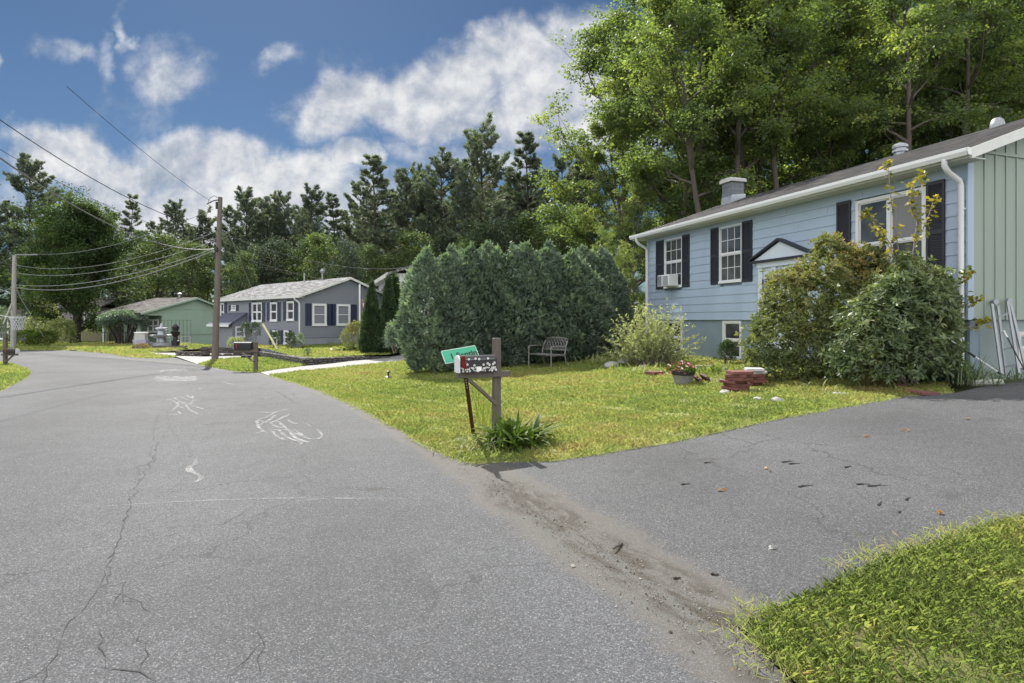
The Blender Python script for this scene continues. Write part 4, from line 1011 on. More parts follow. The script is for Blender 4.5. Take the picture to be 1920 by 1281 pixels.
window(vo, -vd+.2, -.15, .9, 1.65, y=0, fr=.08, proud=.04, M=Mv, gl=GLASSD)
for x, hh, rr, capr in ((gL*.72, .9, .05, .13), (gL*.52, .95, .055, 0)):
    m = MB(); y = gW/2+.1; z = gZT+gp_*gW/2
    m.tube([(x, y, z-.1), (x, y, z+hh*.75)], rr, 10)
    if capr: m.lathe([(rr, z+hh*.55), (capr, z+hh*.7), (capr*1.3, z+hh*.8), (.03, z+hh)], 12, Matrix.Translation((x, y, 0)))
    m.build('roof_vent', GALV, gro, smooth=True)

# ---------------------------------------------------------------- green house
g0 = Vector((-29.8, 50.0, 0)); gv = Vector((.29, .957, 0)).normalized(); gl_ = Vector((-.957, .29, 0)).normalized()
QL, QW = 4.3, 6.8; QO = g0+gl_*QL; qrz = math.atan2(-gl_.y, -gl_.x); QB = -.4
gr = thing('green_house', 'sage green boarded house with brown roof and open corner porch', 'house', (QO.x, QO.y, QB), qrz)
qT = 43/FPX*50+CAMZ-1.05-QB+.25; qp = .27; PD = 1.5   # eave height of the gable
qT = 2.62-QB
mb = MB(); mb.prism([(0, .75), (0, qT), (QW/2, qT+qp*QW/2), (QW, qT), (QW, .75)], 'x', QL-.1, QL)
for i in range(24):
    y = .15+i*.29
    if y < QW: mb.box(QL, QL+.02, y-.02, y+.02, .75, qT-.04)
mb.box(QL, QL+.03, 0, QW, qT-.03, qT+.03); mb.build('gable_wall', GREENS, gr)
mb = MB(); mb.box(QL-.14, QL-.04, .02, QW, -.5, .68); mb.box(QL-.1, QL-.01, .0, QW, .681, .749); mb.build('foundation_wall', GREENS, gr)
mb = MB(); mb.box(0, QL-.1, .0, .1, -.5, qT); mb.box(0, .1, .1, QW, -.5, qT+.2); mb.box(.1, QL-.1, QW-.1, QW, -.5, qT); mb.build('front_wall', GREEND, gr)
rf = MB()
for sg in (0, 1):
    q = [(-2.3, qT-.5), (-2.3, qT-.38), (QW/2, qT+.16+qp*QW/2), (QW/2, qT+.02+qp*QW/2)] if not sg else [(QW+.4, qT-.1), (QW+.4, qT+.02), (QW/2, qT+.16+qp*QW/2), (QW/2, qT+.02+qp*QW/2)]
    rf.prism(q, 'x', -.3, QL+.3)
gr_ro = rf.build('roof', ROOFB, gr)
mb = MB(); mb.lathe([(.1, 0), (.1, .35), (.22, .4), (.22, .48), (.04, .55)], 12, Matrix.Translation((QL*.6, QW/2, qT+qp*QW/2+.05))); mb.build('roof_vent', GALV, gr_ro, smooth=True)
mb = MB(); mb.prism([(-2.3, qT-.55), (-2.3, qT-.38), (QW/2, qT+.16+qp*QW/2), (QW/2, qT-.02+qp*QW/2)], 'x', QL+.302, QL+.33)
mb.prism([(QW+.4, qT-.15), (QW+.4, qT+.02), (QW/2, qT+.16+qp*QW/2), (QW/2, qT-.02+qp*QW/2)], 'x', QL+.302, QL+.33); mb.build('fascia', GREENS, gr)
mb = MB(); mb.prism([(-2.1, qT-.6), (-2.1, qT-.5), (-.02, qT-.06), (-.02, qT-.6)], 'x', QL-.06, QL); mb.build('porch_gable', GREENS, gr)
for x in (QL-.1, QL-3.9):
    mb = MB(); mb.box(x-.07, x+.07, -2.2, -2.06, -.3, qT-.48); mb.build('porch_post', mat('pale_green_post', (.36, .45, .40), .6), gr)
mb = MB(); mb.box(0, QL, -2.25, -.02, -.5, .12); mb.build('porch_floor', TIMBER, gr)
mb = MB()
for x in np.arange(QL-3.8, QL-.1, .28): mb.box(x-.015, x+.015, -2.15, -2.12, .12, 1.0)
mb.box(QL-3.85, QL-.2, -2.16, -2.11, 1.0, 1.05); mb.build('railing', BLACK, gr)
window(gr, QL-1.6, QL-.4, 1.0, 2.1, y=0, fr=.09, proud=.05, kind='twin')
mb = MB(); mb.box(QL-3.6, QL-2.7, -.06, -.005, .12, 2.05); do_ = mb.build('door', TRIM, gr)
mb = MB(); mb.box(QL-3.45, QL-2.85, -.07, -.061, .9, 1.9); mb.build('glass', GLASS, do_)
Mq = Matrix.Translation((QL-.04, 0, 0)) @ Matrix.Rotation(R(90), 4, 'Z')
window(gr, 1.9, 3.0, -.05, .62, y=0, fr=.07, proud=.04, M=Mq)

# ---------------------------------------------------------------- white house behind the hedge, tan house far left
wo_ = thing('white_house', 'white clapboard house half hidden behind the tall hedge', 'house', (-9.75, 43.0, -.2), hrz)
mb = lap_wall(0, 9, 0, 4.6, .19, 0, .02); mb.box(0, 9, .125, .3, -.5, 4.6); mb.box(0, .12, .3, 7, -.5, 4.6); mb.box(8.88, 9, .3, 7, -.5, 4.6); mb.build('wall', WHITE, wo_)
rf = MB()
for sg in (0, 1):
    q = [(-.5, 4.45), (-.5, 4.6), (3.5, 5.95), (3.5, 5.8)]
    if sg: q = [(7-a, b) for a, b in q]
    rf.prism(q, 'x', -.5, 9.5)
rf.build('roof', ROOFG, wo_)
mb = MB(); mb.box(-.5, 9.5, -.53, -.505, 4.36, 4.6); mb.box(-.5, 9.5, -.50, -.03, 4.36, 4.40); mb.build('fascia', TRIM, wo_)
for x in (2.6, 5.9): window(wo_, x, x+1.0, 2.6, 4.0, fr=.09, fmat=TRIM)
for x in (2.15, 3.65): shutter(wo_, x, x+.4, 2.6, 4.0, m=NAVY, louv=False)
tn = thing('tan_house', 'mauve tan house glimpsed behind the big tree and picket fence', 'house', (-54, 66, -.4), R(-8))
mb = MB(); mb.box(0, 8.5, 0, 6, -.5, 3.4); mb.build('wall', TAN, tn)
rf = MB()
for sg in (0, 1):
    q = [(-.5, 3.25), (-.5, 3.42), (3, 4.7), (3, 4.55)]
    if sg: q = [(6-a, b) for a, b in q]
    rf.prism(q, 'x', -.4, 8.9)
rf.build('roof', ROOFB, tn)
window(tn, 6.6, 7.7, 1.2, 2.9, fr=.09); shutter(tn, 7.8, 8.2, 1.2, 2.9, m=SHUT, louv=False)
mb = MB(); mb.box(1.0, 6, -.4, -.005, .95, 1.05); mb.build('ledge', GREYF, tn)
pv = thing('porch_cottage', 'small cottage porch with white eave glimpsed left of the big tree trunk', 'house', (-56.6, 63, -.5), R(4))
mb = MB(); mb.box(0, 4.5, 0, 4, -.4, 2.5); mb.build('wall', GREYF, pv)
mb = MB(); mb.prism([(-1.4, 2.3), (-1.4, 2.45), (2, 3.4), (4.3, 2.55), (4.3, 2.4), (2, 3.25)], 'x', -.3, 4.8); mb.build('roof', ROOFB, pv)
mb = MB(); mb.box(-.3, 4.8, -1.43, -1.405, 2.25, 2.46); mb.box(3.2, 3.35, -1.3, -1.15, -.4, 2.32); mb.build('porch_trim', WHITE, pv)
window(pv, 3.4, 4.2, .9, 2.0, fr=.09)
pf = thing('picket_fence', 'pale wooden picket fence stepping up in front of the tan house', 'fence', (-50.6, 61, -.55), R(-3))
mb = MB(); r_ = random.Random(3)
for i in range(78):
    x = i*.115; hh = 1.02+.85*min(1, max(0, (x-3.0)/2.2))*(1 if x < 6.5 else 1)
    mb.box(x, x+.105, r_.uniform(-.006, .006), .02+r_.uniform(0, .006), 0, hh+r_.uniform(-.01, .01))
mb.build('boards', FENCE, pf)
mb = MB()
for z in (.25, .8): mb.box(0, 8.9, .03, .08, z, z+.09)
mb.build('rail', FENCE, pf)
# retaining walls ------------------------------------------------------------
sw_ = thing('stone_wall', 'dry stone retaining wall of dark stones holding up the raised lawn', 'wall', TX[0]+(h(*TX[0]),))
r_ = random.Random(12); mb = MB()
def stones(mb, a, b, h0, h1, courses, depth=.4, wmin=.18, wmax=.5):
    a, b = Vector(a), Vector(b); L = (b-a).length; d = (b-a)/L; nrm = Vector((-d.y, d.x, 0))
    o = Vector((TX[0][0], TX[0][1], h(*TX[0])))
    for c in range(courses):
        x = -r_.uniform(0, .1)
        while x < L:
            w_ = r_.uniform(wmin, wmax); t = x/L
            base = h(*(a+d*min(max(x, 0), L)).to_2d()); tot = h0+(h1-h0)*min(max(t, 0), 1)
            z0 = base-.06+tot*c/courses; z1 = base-.06+tot*(c+1)/courses-.012+r_.uniform(-.012, .012)
            bm = bmesh.new(); bmesh.ops.create_cube(bm, size=1); bmesh.ops.bevel(bm, geom=bm.edges[:]+bm.verts[:], offset=.16, segments=2, affect='EDGES')
            for v in bm.verts:
                v.co += Vector((r_.gauss(0, .03), r_.gauss(0, .03), r_.gauss(0, .03)))
                p = a+d*(x+w_/2+v.co.x*w_*.97)+nrm*(v.co.y*depth+r_.uniform(-.01, .01)); v.co = Vector((p.x, p.y, (z0+z1)/2+v.co.z*(z1-z0)))-o
            idx = {v: i for i, v in enumerate(bm.verts)}; mb.add([v.co for v in bm.verts], [tuple(idx[v] for v in f.verts) for f in bm.faces]); bm.free(); x += w_
def v3(p): return (p[0], p[1], 0)
stones(mb, v3(TX[0]), v3(TX[1]), .40, .36, 4); stones(mb, v3(TX[6]), v3(TX[7]), .12, .30, 3); stones(mb, v3(TX[7]), v3(TX[0]), .30, .40, 4)
mb.build('wall', STONED, sw_)
tw = thing('block_wall', 'stepped dark block retaining wall behind the utility pole', 'wall', TX[0]+(h(*TX[0]),))
mb = MB(); A, B, C_ = [G2(*p) for p in ((333, 667.5), (378, 668.5), (478, 667))]
stones(mb, v3(A), v3(B), .34, .34, 2, .3, .35, .6); stones(mb, v3(B), v3(C_), .62, .55, 3, .3, .35, .6)
mb.build('wall', TIMBER, tw)
# ---------------------------------------------------------------- mailbox, sign, marker at the near corner
rd = math.atan2(.396, .918)      # direction away from the road
MP = Vector((-.205, 7.75, 0)); mz = h(MP.x, MP.y)
mx_ = thing('mailbox', 'black mailbox painted with white daisies on a weathered wooden post', 'mailbox', (MP.x, MP.y, mz), rd)
def zl(py, Z): return CAMZ+(HZ-py)/FPX*Z-mz
mb = MB(); mb.box(-.047, .047, -.047, .047, -.3, zl(634, 7.75)); mb.build('post', WOOD, mx_, bevel=.006)
az1, az0 = zl(695.5, 7.72), zl(706, 7.72)
mb = MB(); mb.box(-.58, .16, -.092, -.050, az0, az1); mb.build('arm', WOOD, mx_, bevel=.004)
mb = MB(); mb.bar((-.40, -.071, az0-.03), (-.03, -.071, az0-.36), .04, .085, up=(0, 1, 0)); mb.build('brace', WOOD, mx_, bevel=.004)
bw, bh_ = .085, zl(665.5, 7.62)-az1
prof = [(-.071-bw, az1+.004), (-.071+bw, az1+.004)]+[(-.071+bw*math.cos(t), az1+bh_-bw*.55+bw*.55*math.sin(t)) for t in [math.pi*i/12 for i in range(13)]]
mb = MB(); mb.prism(prof, 'x', -.555, -.058); bo = mb.build('box', mat('black_enamel', (.022, .02, .024), .35, var=.2, spec=.5), mx_)
mb = MB(); q = [(-.071+(a+.071)*1.06, az1-.004+(b-az1)*1.03) for a, b in prof]; mb.prism(q, 'x', -.575, -.5555); mb.box(-.588, -.576, -.086, -.056, az1+bh_-.05, az1+bh_-.02)
mb.build('door', WHITE, bo)
mb = MB(); r_ = random.Random(4); yf = -.071-bw-.0035
def daisy(x, z, r, n=8):
    for k in range(n):
        a = k*6.283/n; c, s_ = math.cos(a), math.sin(a)
        p = [(x+c*r*.35-s_*r*.2, z+s_*r*.35+c*r*.2), (x+c*r-s_*r*.26, z+s_*r+c*r*.26), (x+c*r*1.12, z+s_*r*1.12), (x+c*r+s_*r*.26, z+s_*r-c*r*.26), (x+c*r*.35+s_*r*.2, z+s_*r*.35-c*r*.2)]
        mb.prism(p, 'y', yf, yf+.003)
for i in range(64):
    daisy(-.54+.475*r_.random(), az1+.01+.055*r_.random(), r_.uniform(.007, .012), 6)
for x, z in ((-.46, .105), (-.365, .092), (-.24, .098), (-.185, .112), (-.16, .095), (-.11, .10), (-.09, .118), (-.44, .172), (-.35, .176), (-.30, .17), (-.18, .175)): daisy(x, az1+z, .014)
mb.prism([(-.335, az1+.02), (-.268, az1+.02), (-.268, az1+.075), (-.335, az1+.075)], 'y', yf-.001, yf-.0005+.003)
mb.build('daisy_pattern', DECAL, bo)
mb = MB(); mb.prism([(-.52, az1+bh_-.05), (-.09, az1+bh_-.05), (-.09, az1+bh_-.045), (-.52, az1+bh_-.045)], 'y', yf+.001, yf+.003); mb.build('seam', GALV, bo)
mk = thing('marker_post', 'leaning dark metal marker post with red tape round its top', 'marker post', tuple(gp(890, 812)))
g_ = gp(890, 812); top = pz(868, 668, 7.28)-g_; b0 = Vector((0, 0, -.15))
d_ = (top-b0).normalized(); mb = MB()
mb.bar(b0, top, .034, .012, up=(0, -1, .2)); mb.bar(b0+Vector((-.02, -.014, 0)), top+Vector((-.02, -.014, 0)), .012, .022, up=(0, -1, .2)); mb.bar(b0+Vector((.02, -.014, 0)), top+Vector((.02, -.014, 0)), .012, .022, up=(0, -1, .2))
mo = mb.build('channel', RUST, mk)
mb = MB(); mb.bar(top-d_*.24+Vector((0, -.026, 0)), top+Vector((0, -.026, 0)), .052, .006, up=(0, -1, .2)); mb.bar(top-d_*.25, top-d_*.12, .058, .044, up=(0, -1, .2)); mb.build('tape', REDT, mk)
mb = MB()
for k in range(7):
    c = top-d_*(.30+.05*k)+Vector((0, -.010, 0)); mb.bar(c-d_*.008, c+d_*.008, .012, .004, up=(0, -1, .2))
mb.build('holes', DECAL, mk)
# green sign hanging askew behind the box
u = Vector((.435, .21, .068)).normalized(); v = Vector((.073, -.1, -.159)); v = (v-u*v.dot(u)).normalized(); nn = u.cross(v).normalized()
if nn.y > 0: nn = -nn
c0 = pz(828, 660.5, 7.78)
sg = thing('street_sign', 'tilted green street sign with black lettering behind the daisy mailbox', 'sign', tuple(c0))
SW, SH = .475, .185
def quadplate(mb, a0, a1, b0, b1, d0, d1):
    vs = [u*a+v*b+nn*d for d in (d0, d1) for b in (b0, b1) for a in (a0, a1)]
    mb.add(vs, [(0, 2, 3, 1), (4, 5, 7, 6), (0, 1, 5, 4), (2, 6, 7, 3), (0, 4, 6, 2), (1, 3, 7, 5)])
mb = MB(); quadplate(mb, 0, SW, 0, SH, 0, .008); mb.build('plate', SIGNG, sg)
mb = MB(); quadplate(mb, -.004, SW+.004, -.012, -.001, -.004, .012); quadplate(mb, -.008, -.001, 0, SH, -.004, .012); quadplate(mb, SW+.001, SW+.008, 0, SH, -.004, .012); quadplate(mb, -.004, SW+.004, SH+.001, SH+.007, -.004, .012); mb.build('edging', SIGNE, sg)
fc = bpy.data.curves.new('lettering', 'FONT'); fc.body = '1 Sentinel'; fc.size = .115; fc.extrude = .001; fc.space_character = 1.03; fc.offset = .0035
tmp = bpy.data.objects.new('lettering', fc); COL.objects.link(tmp); bpy.context.view_layer.update()
lme = bpy.data.meshes.new_from_object(tmp.evaluated_get(bpy.context.evaluated_depsgraph_get())); bpy.data.objects.remove(tmp); lme.materials.clear()
lo = link('lettering', lme, BLACK, sg)
Ml = Matrix((u, -v, nn)).transposed().to_4x4(); Ml.translation = u*.085+v*.135+nn*.0095; lo.matrix_local = Ml
mb = MB(); e = mx_.matrix_basis @ Vector((-.30, -.071+bw+.012, az1+.06))-c0; mid = u*(SW*.66)+v*(SH*.6)-nn*.012
mb.bar(u*(SW*.7)+v*(SH*.2)-nn*.008, u*(SW*.7)+v*(SH*1.35)-nn*.008, .03, .01, up=nn); mb.bar(u*(SW*.7)+v*(SH*1.3)-nn*.008, e, .02, .008); mb.build('bracket', GALV, sg)

# other mailboxes
def simple_mailbox(px, py_base, py_top, Z, label, flip, dark=BLACK, white_door=True):
    g = gp(px, py_base); t = thing('mailbox', label, 'mailbox', tuple(g), 0); s_ = -1 if flip else 1
    hh = g.y*(py_base-py_top)/FPX
    m = MB(); m.box(-.06, .06, -.06, .06, -.2, hh); m.build('post', WOOD, t)
    return t, hh, s_
t, hh, s_ = simple_mailbox(479.5, 696, 641, 22, 'dark mailbox on a wooden post by the gravel drive', True)
m = MB(); m.box(-.75, .1, -.11, -.065, .70, .80); m.build('arm', WOOD, t)
m = MB(); m.bar((-.5, -.088, .70), (-.04, -.088, .35), .04, .08, up=(0, 1, 0)); m.build('brace', WOOD, t)
def mbox(t, x0, x1, y, z0, hgt, wd, doorx, m1=BLACK, m2=WHITE):
    pr = [(y-wd, z0), (y+wd, z0)]+[(y+wd*math.cos(a), z0+hgt-wd*.7+wd*.7*math.sin(a)) for a in [math.pi*i/8 for i in range(9)]]
    m = MB(); m.prism(pr, 'x', x0, x1); b = m.build('box', m1, t)
    m = MB(); m.prism(pr, 'x', doorx, doorx+.012); m.build('door', m2, b)
    m = MB(); m.box(x0+.1, x0+.13, y-wd-.012, y-wd-.004, z0+.05, z0+.2); m.build('flag', REDT, b)
mbox(t, -.72, -.1, -.088, .803, .27, .11, -.735, m2=GALV)
m = MB(); m.box(-.5, -.16, -.085, .02, .50, .58); m.build('paper_tube', BLACK, t)
t, hh, s_ = simple_mailbox(10, 685, 626, 25, 'dark mailbox on a post at the corner lawn across the road', False)
m = MB(); m.box(-.1, .62, -.11, -.065, .42, .50); m.build('arm', WOOD, t)
m = MB(); m.bar((.4, -.088, .42), (.04, -.088, .1), .04, .08, up=(0, 1, 0)); m.build('brace', WOOD, t)
mbox(t, .06, .60, -.088, .503, .22, .11, .60)
m = MB(); m.box(-.42, .06, -.05, .05, 1.1, 1.16); m.build('sign_arm', WHITE, t)

# ---------------------------------------------------------------- utility poles and wires
ub = gp(403, 676); Zp = ub.y; ut = pz(413, 370, Zp+.3)
up_ = thing('utility_pole', 'tall leaning brown utility pole at the bend beside the grey house', 'utility pole', tuple(ub))
L_ = ut-ub; mb = MB(); pts = [L_*t for t in (-.03, .25, .5, .75, 1.0)]
mb.tube(pts, [.165, .15, .135, .12, .105], 14); mb.build('pole', POLEW, up_, smooth=True)
for k in (.97, .66):
    mb = MB(); mb.tube([L_*k+Vector((-.16, -.02, .0)), L_*k+Vector((-.16, -.02, -.35))], .055, 10); mb.bar(L_*k+Vector((-.2, -.02, -.1)), L_*k+Vector((.1, -.02, -.1)), .05, .05); mb.build('insulator', BLACK, up_)
mb = MB(); a0 = L_*.985; a1 = pz(388, 383, Zp-.2)-ub
mb.tube([a0, a0*.5+a1*.5+Vector((0, 0, .06)), a1], .028, 6); mb.tube([pz(390, 380, Zp)-ub, pz(393, 372, Zp)-ub, pz(402, 367, Zp)-ub, pz(408, 371, Zp)-ub], .014, 5); mb.build('bracket_arm', WIRE, up_)
mb = MB(); c = pz(405.5, 468, Zp-.12)-ub; mb.tube([c+Vector((0, 0, .12)), c-Vector((0, 0, .12))], .09, 10); mb.build('cable_clamp', BLACK, up_)
def wire(name, label, a, b, sag, r, m=WIRE, n=22, grp='overhead wires'):
    a, b = Vector(a), Vector(b); mb = MB()
    mb.tube([a+(b-a)*t-Vector((0, 0, 4*sag*t*(1-t)))-a for t in [i/n for i in range(n+1)]], r*.62, 5)
    o = mb.build(name, m); o.location = a; tag(o, label, 'wire', grp); return o
wire('power_line', 'thin uppermost wire running from sky to the utility pole bracket', pz(125, 162, 14), pz(396, 378, Zp-.2), .15, .012)
wire('power_line', 'dark overhead wire crossing the clouds to below the pole top', pz(-60, 183, 15), pz(408, 433, Zp-.12), .55, .022)
wire('power_line', 'slender wire just above the thick pale cable', pz(-60, 245, 15), pz(408, 452, Zp-.12), .5, .012)
wire('telephone_cable', 'thick pale cable sagging in from the left to the pole clamp', pz(-60, 253, 14), pz(402, 467, Zp-.15), .85, .035, WIREL)
lb = gp(25, 652); lb.z = -.62; lb = Vector(((25-960)/FPX*47, 47, -.62)); lt = pz(27, 479, 47)
lp = thing('utility_pole', 'grey utility pole behind the basketball hoop at far left', 'utility pole', tuple(lb))
mb = MB(); Lq = lt-lb; mb.tube([Lq*t for t in (-.03, .5, 1)], [.2, .17, .13], 12); mb.build('pole', POLEG, lp, smooth=True)
mb = MB(); mb.bar(Lq+Vector((.05, 0, .05)), Lq+Vector((1.7, .2, .08)), .09, .09); mb.build('bracket_arm', WIREL, lp)
for (p0, p1, z1, sag, lab, r) in [((62, 476), (400, 392), Zp, 2.4, 'highest pale wire between the two utility poles', .02), ((29, 497), (402, 436), Zp, 3.0, 'second pale wire below the top one between the poles', .02),
        ((29, 512), (402, 452), Zp, 2.6, 'middle pale wire between the two utility poles', .025), ((29, 534), (402, 466), Zp, 2.4, 'pale cable above the lowest one between the poles', .03), ((29, 539), (402, 470), Zp, 2.9, 'lowest and thickest pale cable between the two poles', .035)]:
    wire('power_line', lab, pz(*p0, 47), pz(*p1, z1+.1), sag*.30, r, WIREL)
wire('power_line', 'pale wire leaving the frame from the far left pole top', lt, pz(-120, 520, 44), .5, .02, WIREL)
wire('power_line', 'pale cable leaving the frame from lower on the far left pole', pz(27, 537, 47), pz(-120, 565, 44), .4, .03, WIREL)
wire('guy_wire', 'guy wire slanting from the far left pole to the boxwoods', pz(28, 541, 47), pz(82, 632, 46), 0, .02, WIREL, 2, 'guy wires')
m = MB(); m.bar(pz(6, 608, 45)-lb, pz(21, 572, 46.9)-lb, .09, .09); m.build('push_brace', POLEG, lp)
wire('service_wire', 'service wire from the pole to the trees behind the grey house', pz(415, 437, Zp+.1), pz(790, 497, 46), .9, .016, WIREL)
wire('service_wire', 'lower service wire crossing before the dark trees to the white house', pz(415, 468, Zp+.1), pz(790, 520, 46), 1.0, .016, WIREL)
wire('guy_wire', 'left thin drop wire down to the grey house roof', pz(414, 440, Zp+.1), pz(470, 563, 37), .1, .012, WIREL, 6, 'guy wires')
wire('guy_wire', 'guy wire ending in the pale yellow guard by the stone wall', pz(414, 400, Zp+.1), pz(519, 653, 31), 0, .012, WIREL, 2, 'guy wires')
a = pz(493, 608, 31.6); b = pz(520, 655, 31)
gu_ = thing('guy_guard', 'slanting pale yellow guard sleeve on the guy wire', 'guy guard', tuple(b)); mb = MB(); mb.tube([Vector((0, 0, 0)), a-b], .05, 8); mb.build('sleeve', YELG, gu_)
mb = MB(); mb.tube([Vector((0, 0, -.3)), Vector((0, 0, .12))], .03, 6); mb.build('anchor_rod', GALV, gu_)
# basketball hoop
hb = thing('basketball_hoop', 'white basketball hoop and net on a slim post before far pole', 'basketball hoop', (pz(25, 655, 45).x, 45, -.55), 0)
hz_ = pz(25, 595, 45).z+.55; c = pz(31, 595, 43.8); cx_ = c.x-hb.location.x; cy_ = -1.1
mb = MB(); mb.tube([(cx_+.5*math.cos(t), cy_+.5*math.sin(t), hz_) for t in [i*6.2832/24 for i in range(25)]], .03, 6, caps=False); mb.build('rim', WHITE, hb)
mb = MB()
for i in range(14):
    for dv in (1, -1):
        pts = []
        for k in range(6):
            t = i*6.2832/14+dv*k*.24; r = .5-.055*k+(.01*k if k > 3 else 0); pts.append((cx_+r*math.cos(t), cy_+r*math.sin(t), hz_-.19*k))
        mb.tube(pts, .014, 4)
mb.build('net', NETM, hb)
mb = MB(); mb.bar((0, 0, hz_-.0), (cx_-.1, cy_+.45, hz_), .05, .05); mb.bar((-.9, -.1, hz_+.15), (0, 0, hz_-.05), .05, .05); mb.build('arm', WHITE, hb)
mb = MB(); mb.tube([(0, 0, -.1), (0, 0, hz_+.1)], .05, 8); mb.build('post', GALV, hb)

# ---------------------------------------------------------------- bench
bp_ = [pz(p, 0, 17.5) for p in (1057, 1018)]
bg = gp(1030, 691); th_ = R(52); Wd = Vector((math.cos(th_), -math.sin(th_), 0)); Fd = Vector((-math.sin(th_), -math.cos(th_), 0))
cen = gp(1012, 691); bn = thing('garden_bench', 'small grey metal garden bench with lattice back before the hedge', 'bench', (cen.x, cen.y, h(cen.x, cen.y)), math.atan2(Wd.y, Wd.x))
# local: x along the seat, facing -y
w2, dp, sh_, bh2 = .53, .56, .43, .90
BM = mat('grey_bronze_metal', (.22, .21, .21), .45, .4, var=.25, vscale=14)
for sx_ in (-1, 1):
    x = sx_*w2
    m = MB(); m.tube([(x, 0, .66), (x, 0, 0), (x, .02, -.04)], .020, 8); m.build('leg', BM, bn)
    m = MB(); m.tube([(x, dp+.14, -.04), (x, dp+.04, .25), (x, dp, sh_), (x, dp+.05, .68), (x*.98, dp+.13, bh2-.05)], .020, 8); m.build('leg', BM, bn)
    m = MB(); m.tube([(x, dp+.04, .67), (x, dp*.6, .69), (x, .1, .685), (x, .01, .67), (x, -.03, .62), (x, .0, .57)], .019, 8); m.build('armrest', BM, bn)
m = MB()
for k in range(9): m.box(-w2, w2, .01+k*.06, .055+k*.06, sh_-.012, sh_+.012)
for x in (-w2+.02, 0, w2-.02): m.box(x-.015, x+.015, .0, dp, sh_-.035, sh_-.0125)
m.build('seat', BM, bn)
m = MB()
def bk_(x, z): t = (z-sh_)/(bh2-sh_); return (x, dp+.02+.13*t, z)
topz = lambda x: bh2+.045*(1-(x/w2)**2)
zb = sh_+.13
m.tube([bk_(-w2+2*w2*i/14, topz(-w2+2*w2*i/14)) for i in range(15)], .022, 8); m.tube([bk_(-w2, zb), bk_(w2, zb)], .018, 8)
for k in range(-4, 10):
    for sgn in (1, -1):
        pts = []
        for i in range(13):
            t = i/12; z = zb+(bh2+.03-zb)*t; x = sgn*(-w2+.06+k*.13+t*.42+.03*math.sin(t*6.28))
            if -w2 < x < w2 and z < topz(x): pts.append(bk_(x, z))
        if len(pts) > 1: m.tube(pts, .0105, 5)
m.build('backrest', BM, bn)

# ---------------------------------------------------------------- planter, pavers, rocks in front of the blue house
pl = gp(1281, 722); pt = thing('barrel_planter', 'half barrel planter of pink flowers on the lawn edge', 'planter', tuple(pl), .3)
mb = MB(); pr = .23
mb.lathe([(.165, -.02), (.20, .10), (.225, .24), (.24, .255), (.24, .29), (.215, .29), (.20, .24), (.02, .24)], 26); tb = mb.build('tub', mat('grey_weathered_stave', (.20, .19, .18), .8, var=.5, vscale=10, streak=(6, 6, .4)), pt, smooth=True)
mb = MB(); mb.lathe([(.232, .22), (.246, .235), (.246, .30), (.225, .305), (.222, .22)], 26, cap=False); mb.build('rim', BLACK, pt, smooth=True)
rg = np.random.default_rng(8); n = 420
a = rg.uniform(0, 6.28, n); rr = .30*np.sqrt(rg.uniform(0, 1, n)); P = np.stack([rr*np.cos(a)-.05, rr*np.sin(a)*.9, .27+.15*(1-(rr/.34)**2)+rg.normal(0, .02, n)], 1)
D = unit(np.stack([np.cos(a)*.6, np.sin(a)*.6, np.ones(n)*.6], 1)+rg.normal(size=(n, 3))*.4)
link('foliage', leaf_mesh('planter_leaves', rg, P, D, .07*rg.uniform(.6, 1.3, n), .035, rg.uniform(.2, .8, n)), L_HOSTA, pt)
mb = MB()
def blossoms(n, seed, lo_):
    rg = np.random.default_rng(seed); Pm = []; Dm = []
    for i in range(n):
        a = rg.uniform(0, 6.28); r_ = .33*math.sqrt(rg.uniform(0, 1)); c = np.array([r_*math.cos(a)-.07, r_*math.sin(a)*.9, .32+.15*(1-(r_/.36)**2)+rg.normal(0, .025)])
        if i % 7 == 0: c += np.array([-.18, 0, -.12+lo_])
        for k in range(5):
            t = k*1.2566+rg.uniform(0, 1); Dm.append([math.cos(t), math.sin(t)*.6-.5, .6+math.sin(t)*.4]); Pm.append(c)
    Pm = np.array(Pm); Dm = unit(np.array(Dm)); return leaf_mesh('petals', rg, Pm, Dm, .034*rg.uniform(.8, 1.2, len(Pm)), .03, rg.uniform(0, 1, len(Pm)), 0)
link('blossom', blossoms(46, 1, 0), PETP, pt); link('blossom', blossoms(24, 2, .02), PETW, pt)
def paver_stack(g, rz, n, size, th, seed, label, tops=()):
    t = None; r_ = random.Random(seed); out = []
    for k in range(n):
        o = thing_mesh_paver(size, th, r_, BRICKR if k < n-len(tops) else SLAB)
        o.location = (g.x+r_.uniform(-.05, .05), g.y+r_.uniform(-.05, .05), g.z+k*(th+.004)); o.rotation_euler = (0, 0, rz+r_.uniform(-.4, .4))
        pos = 'bottom' if k == 0 else 'topmost' if k == n-1 else ['second', 'third', 'fourth', 'fifth', 'sixth', 'seventh', 'eighth'][k-1]
        tag(o, f'{pos} {"red" if k < n-len(tops) else "pale grey"} paver {"" if k in (0, n-1) else "from the bottom "}of {label}', 'paver', 'stacked pavers')
def thing_mesh_paver(size, th, r_, m):
    mb = MB(); s_ = size/2; c = size*.10
    oct_ = [(-s_+c, -s_), (s_-c, -s_), (s_, -s_+c), (s_, s_-c), (s_-c, s_), (-s_+c, s_), (-s_, s_-c), (-s_, -s_+c)]
    mb.prism(oct_, 'z', 0, th); o = mb.build('paver', m, bevel=.006); return o
g1 = gp(1389, 737); paver_stack(g1+Vector((-.02, .16, -.01)), .5, 7, .39, .055, 1, 'the front stack beside the rocks')
g2 = gp(1424, 729); paver_stack(g2+Vector((0, .25, -.01)), .2, 7, .33, .052, 2, 'the rear stack by the bronze shrub', tops=(1, 2))
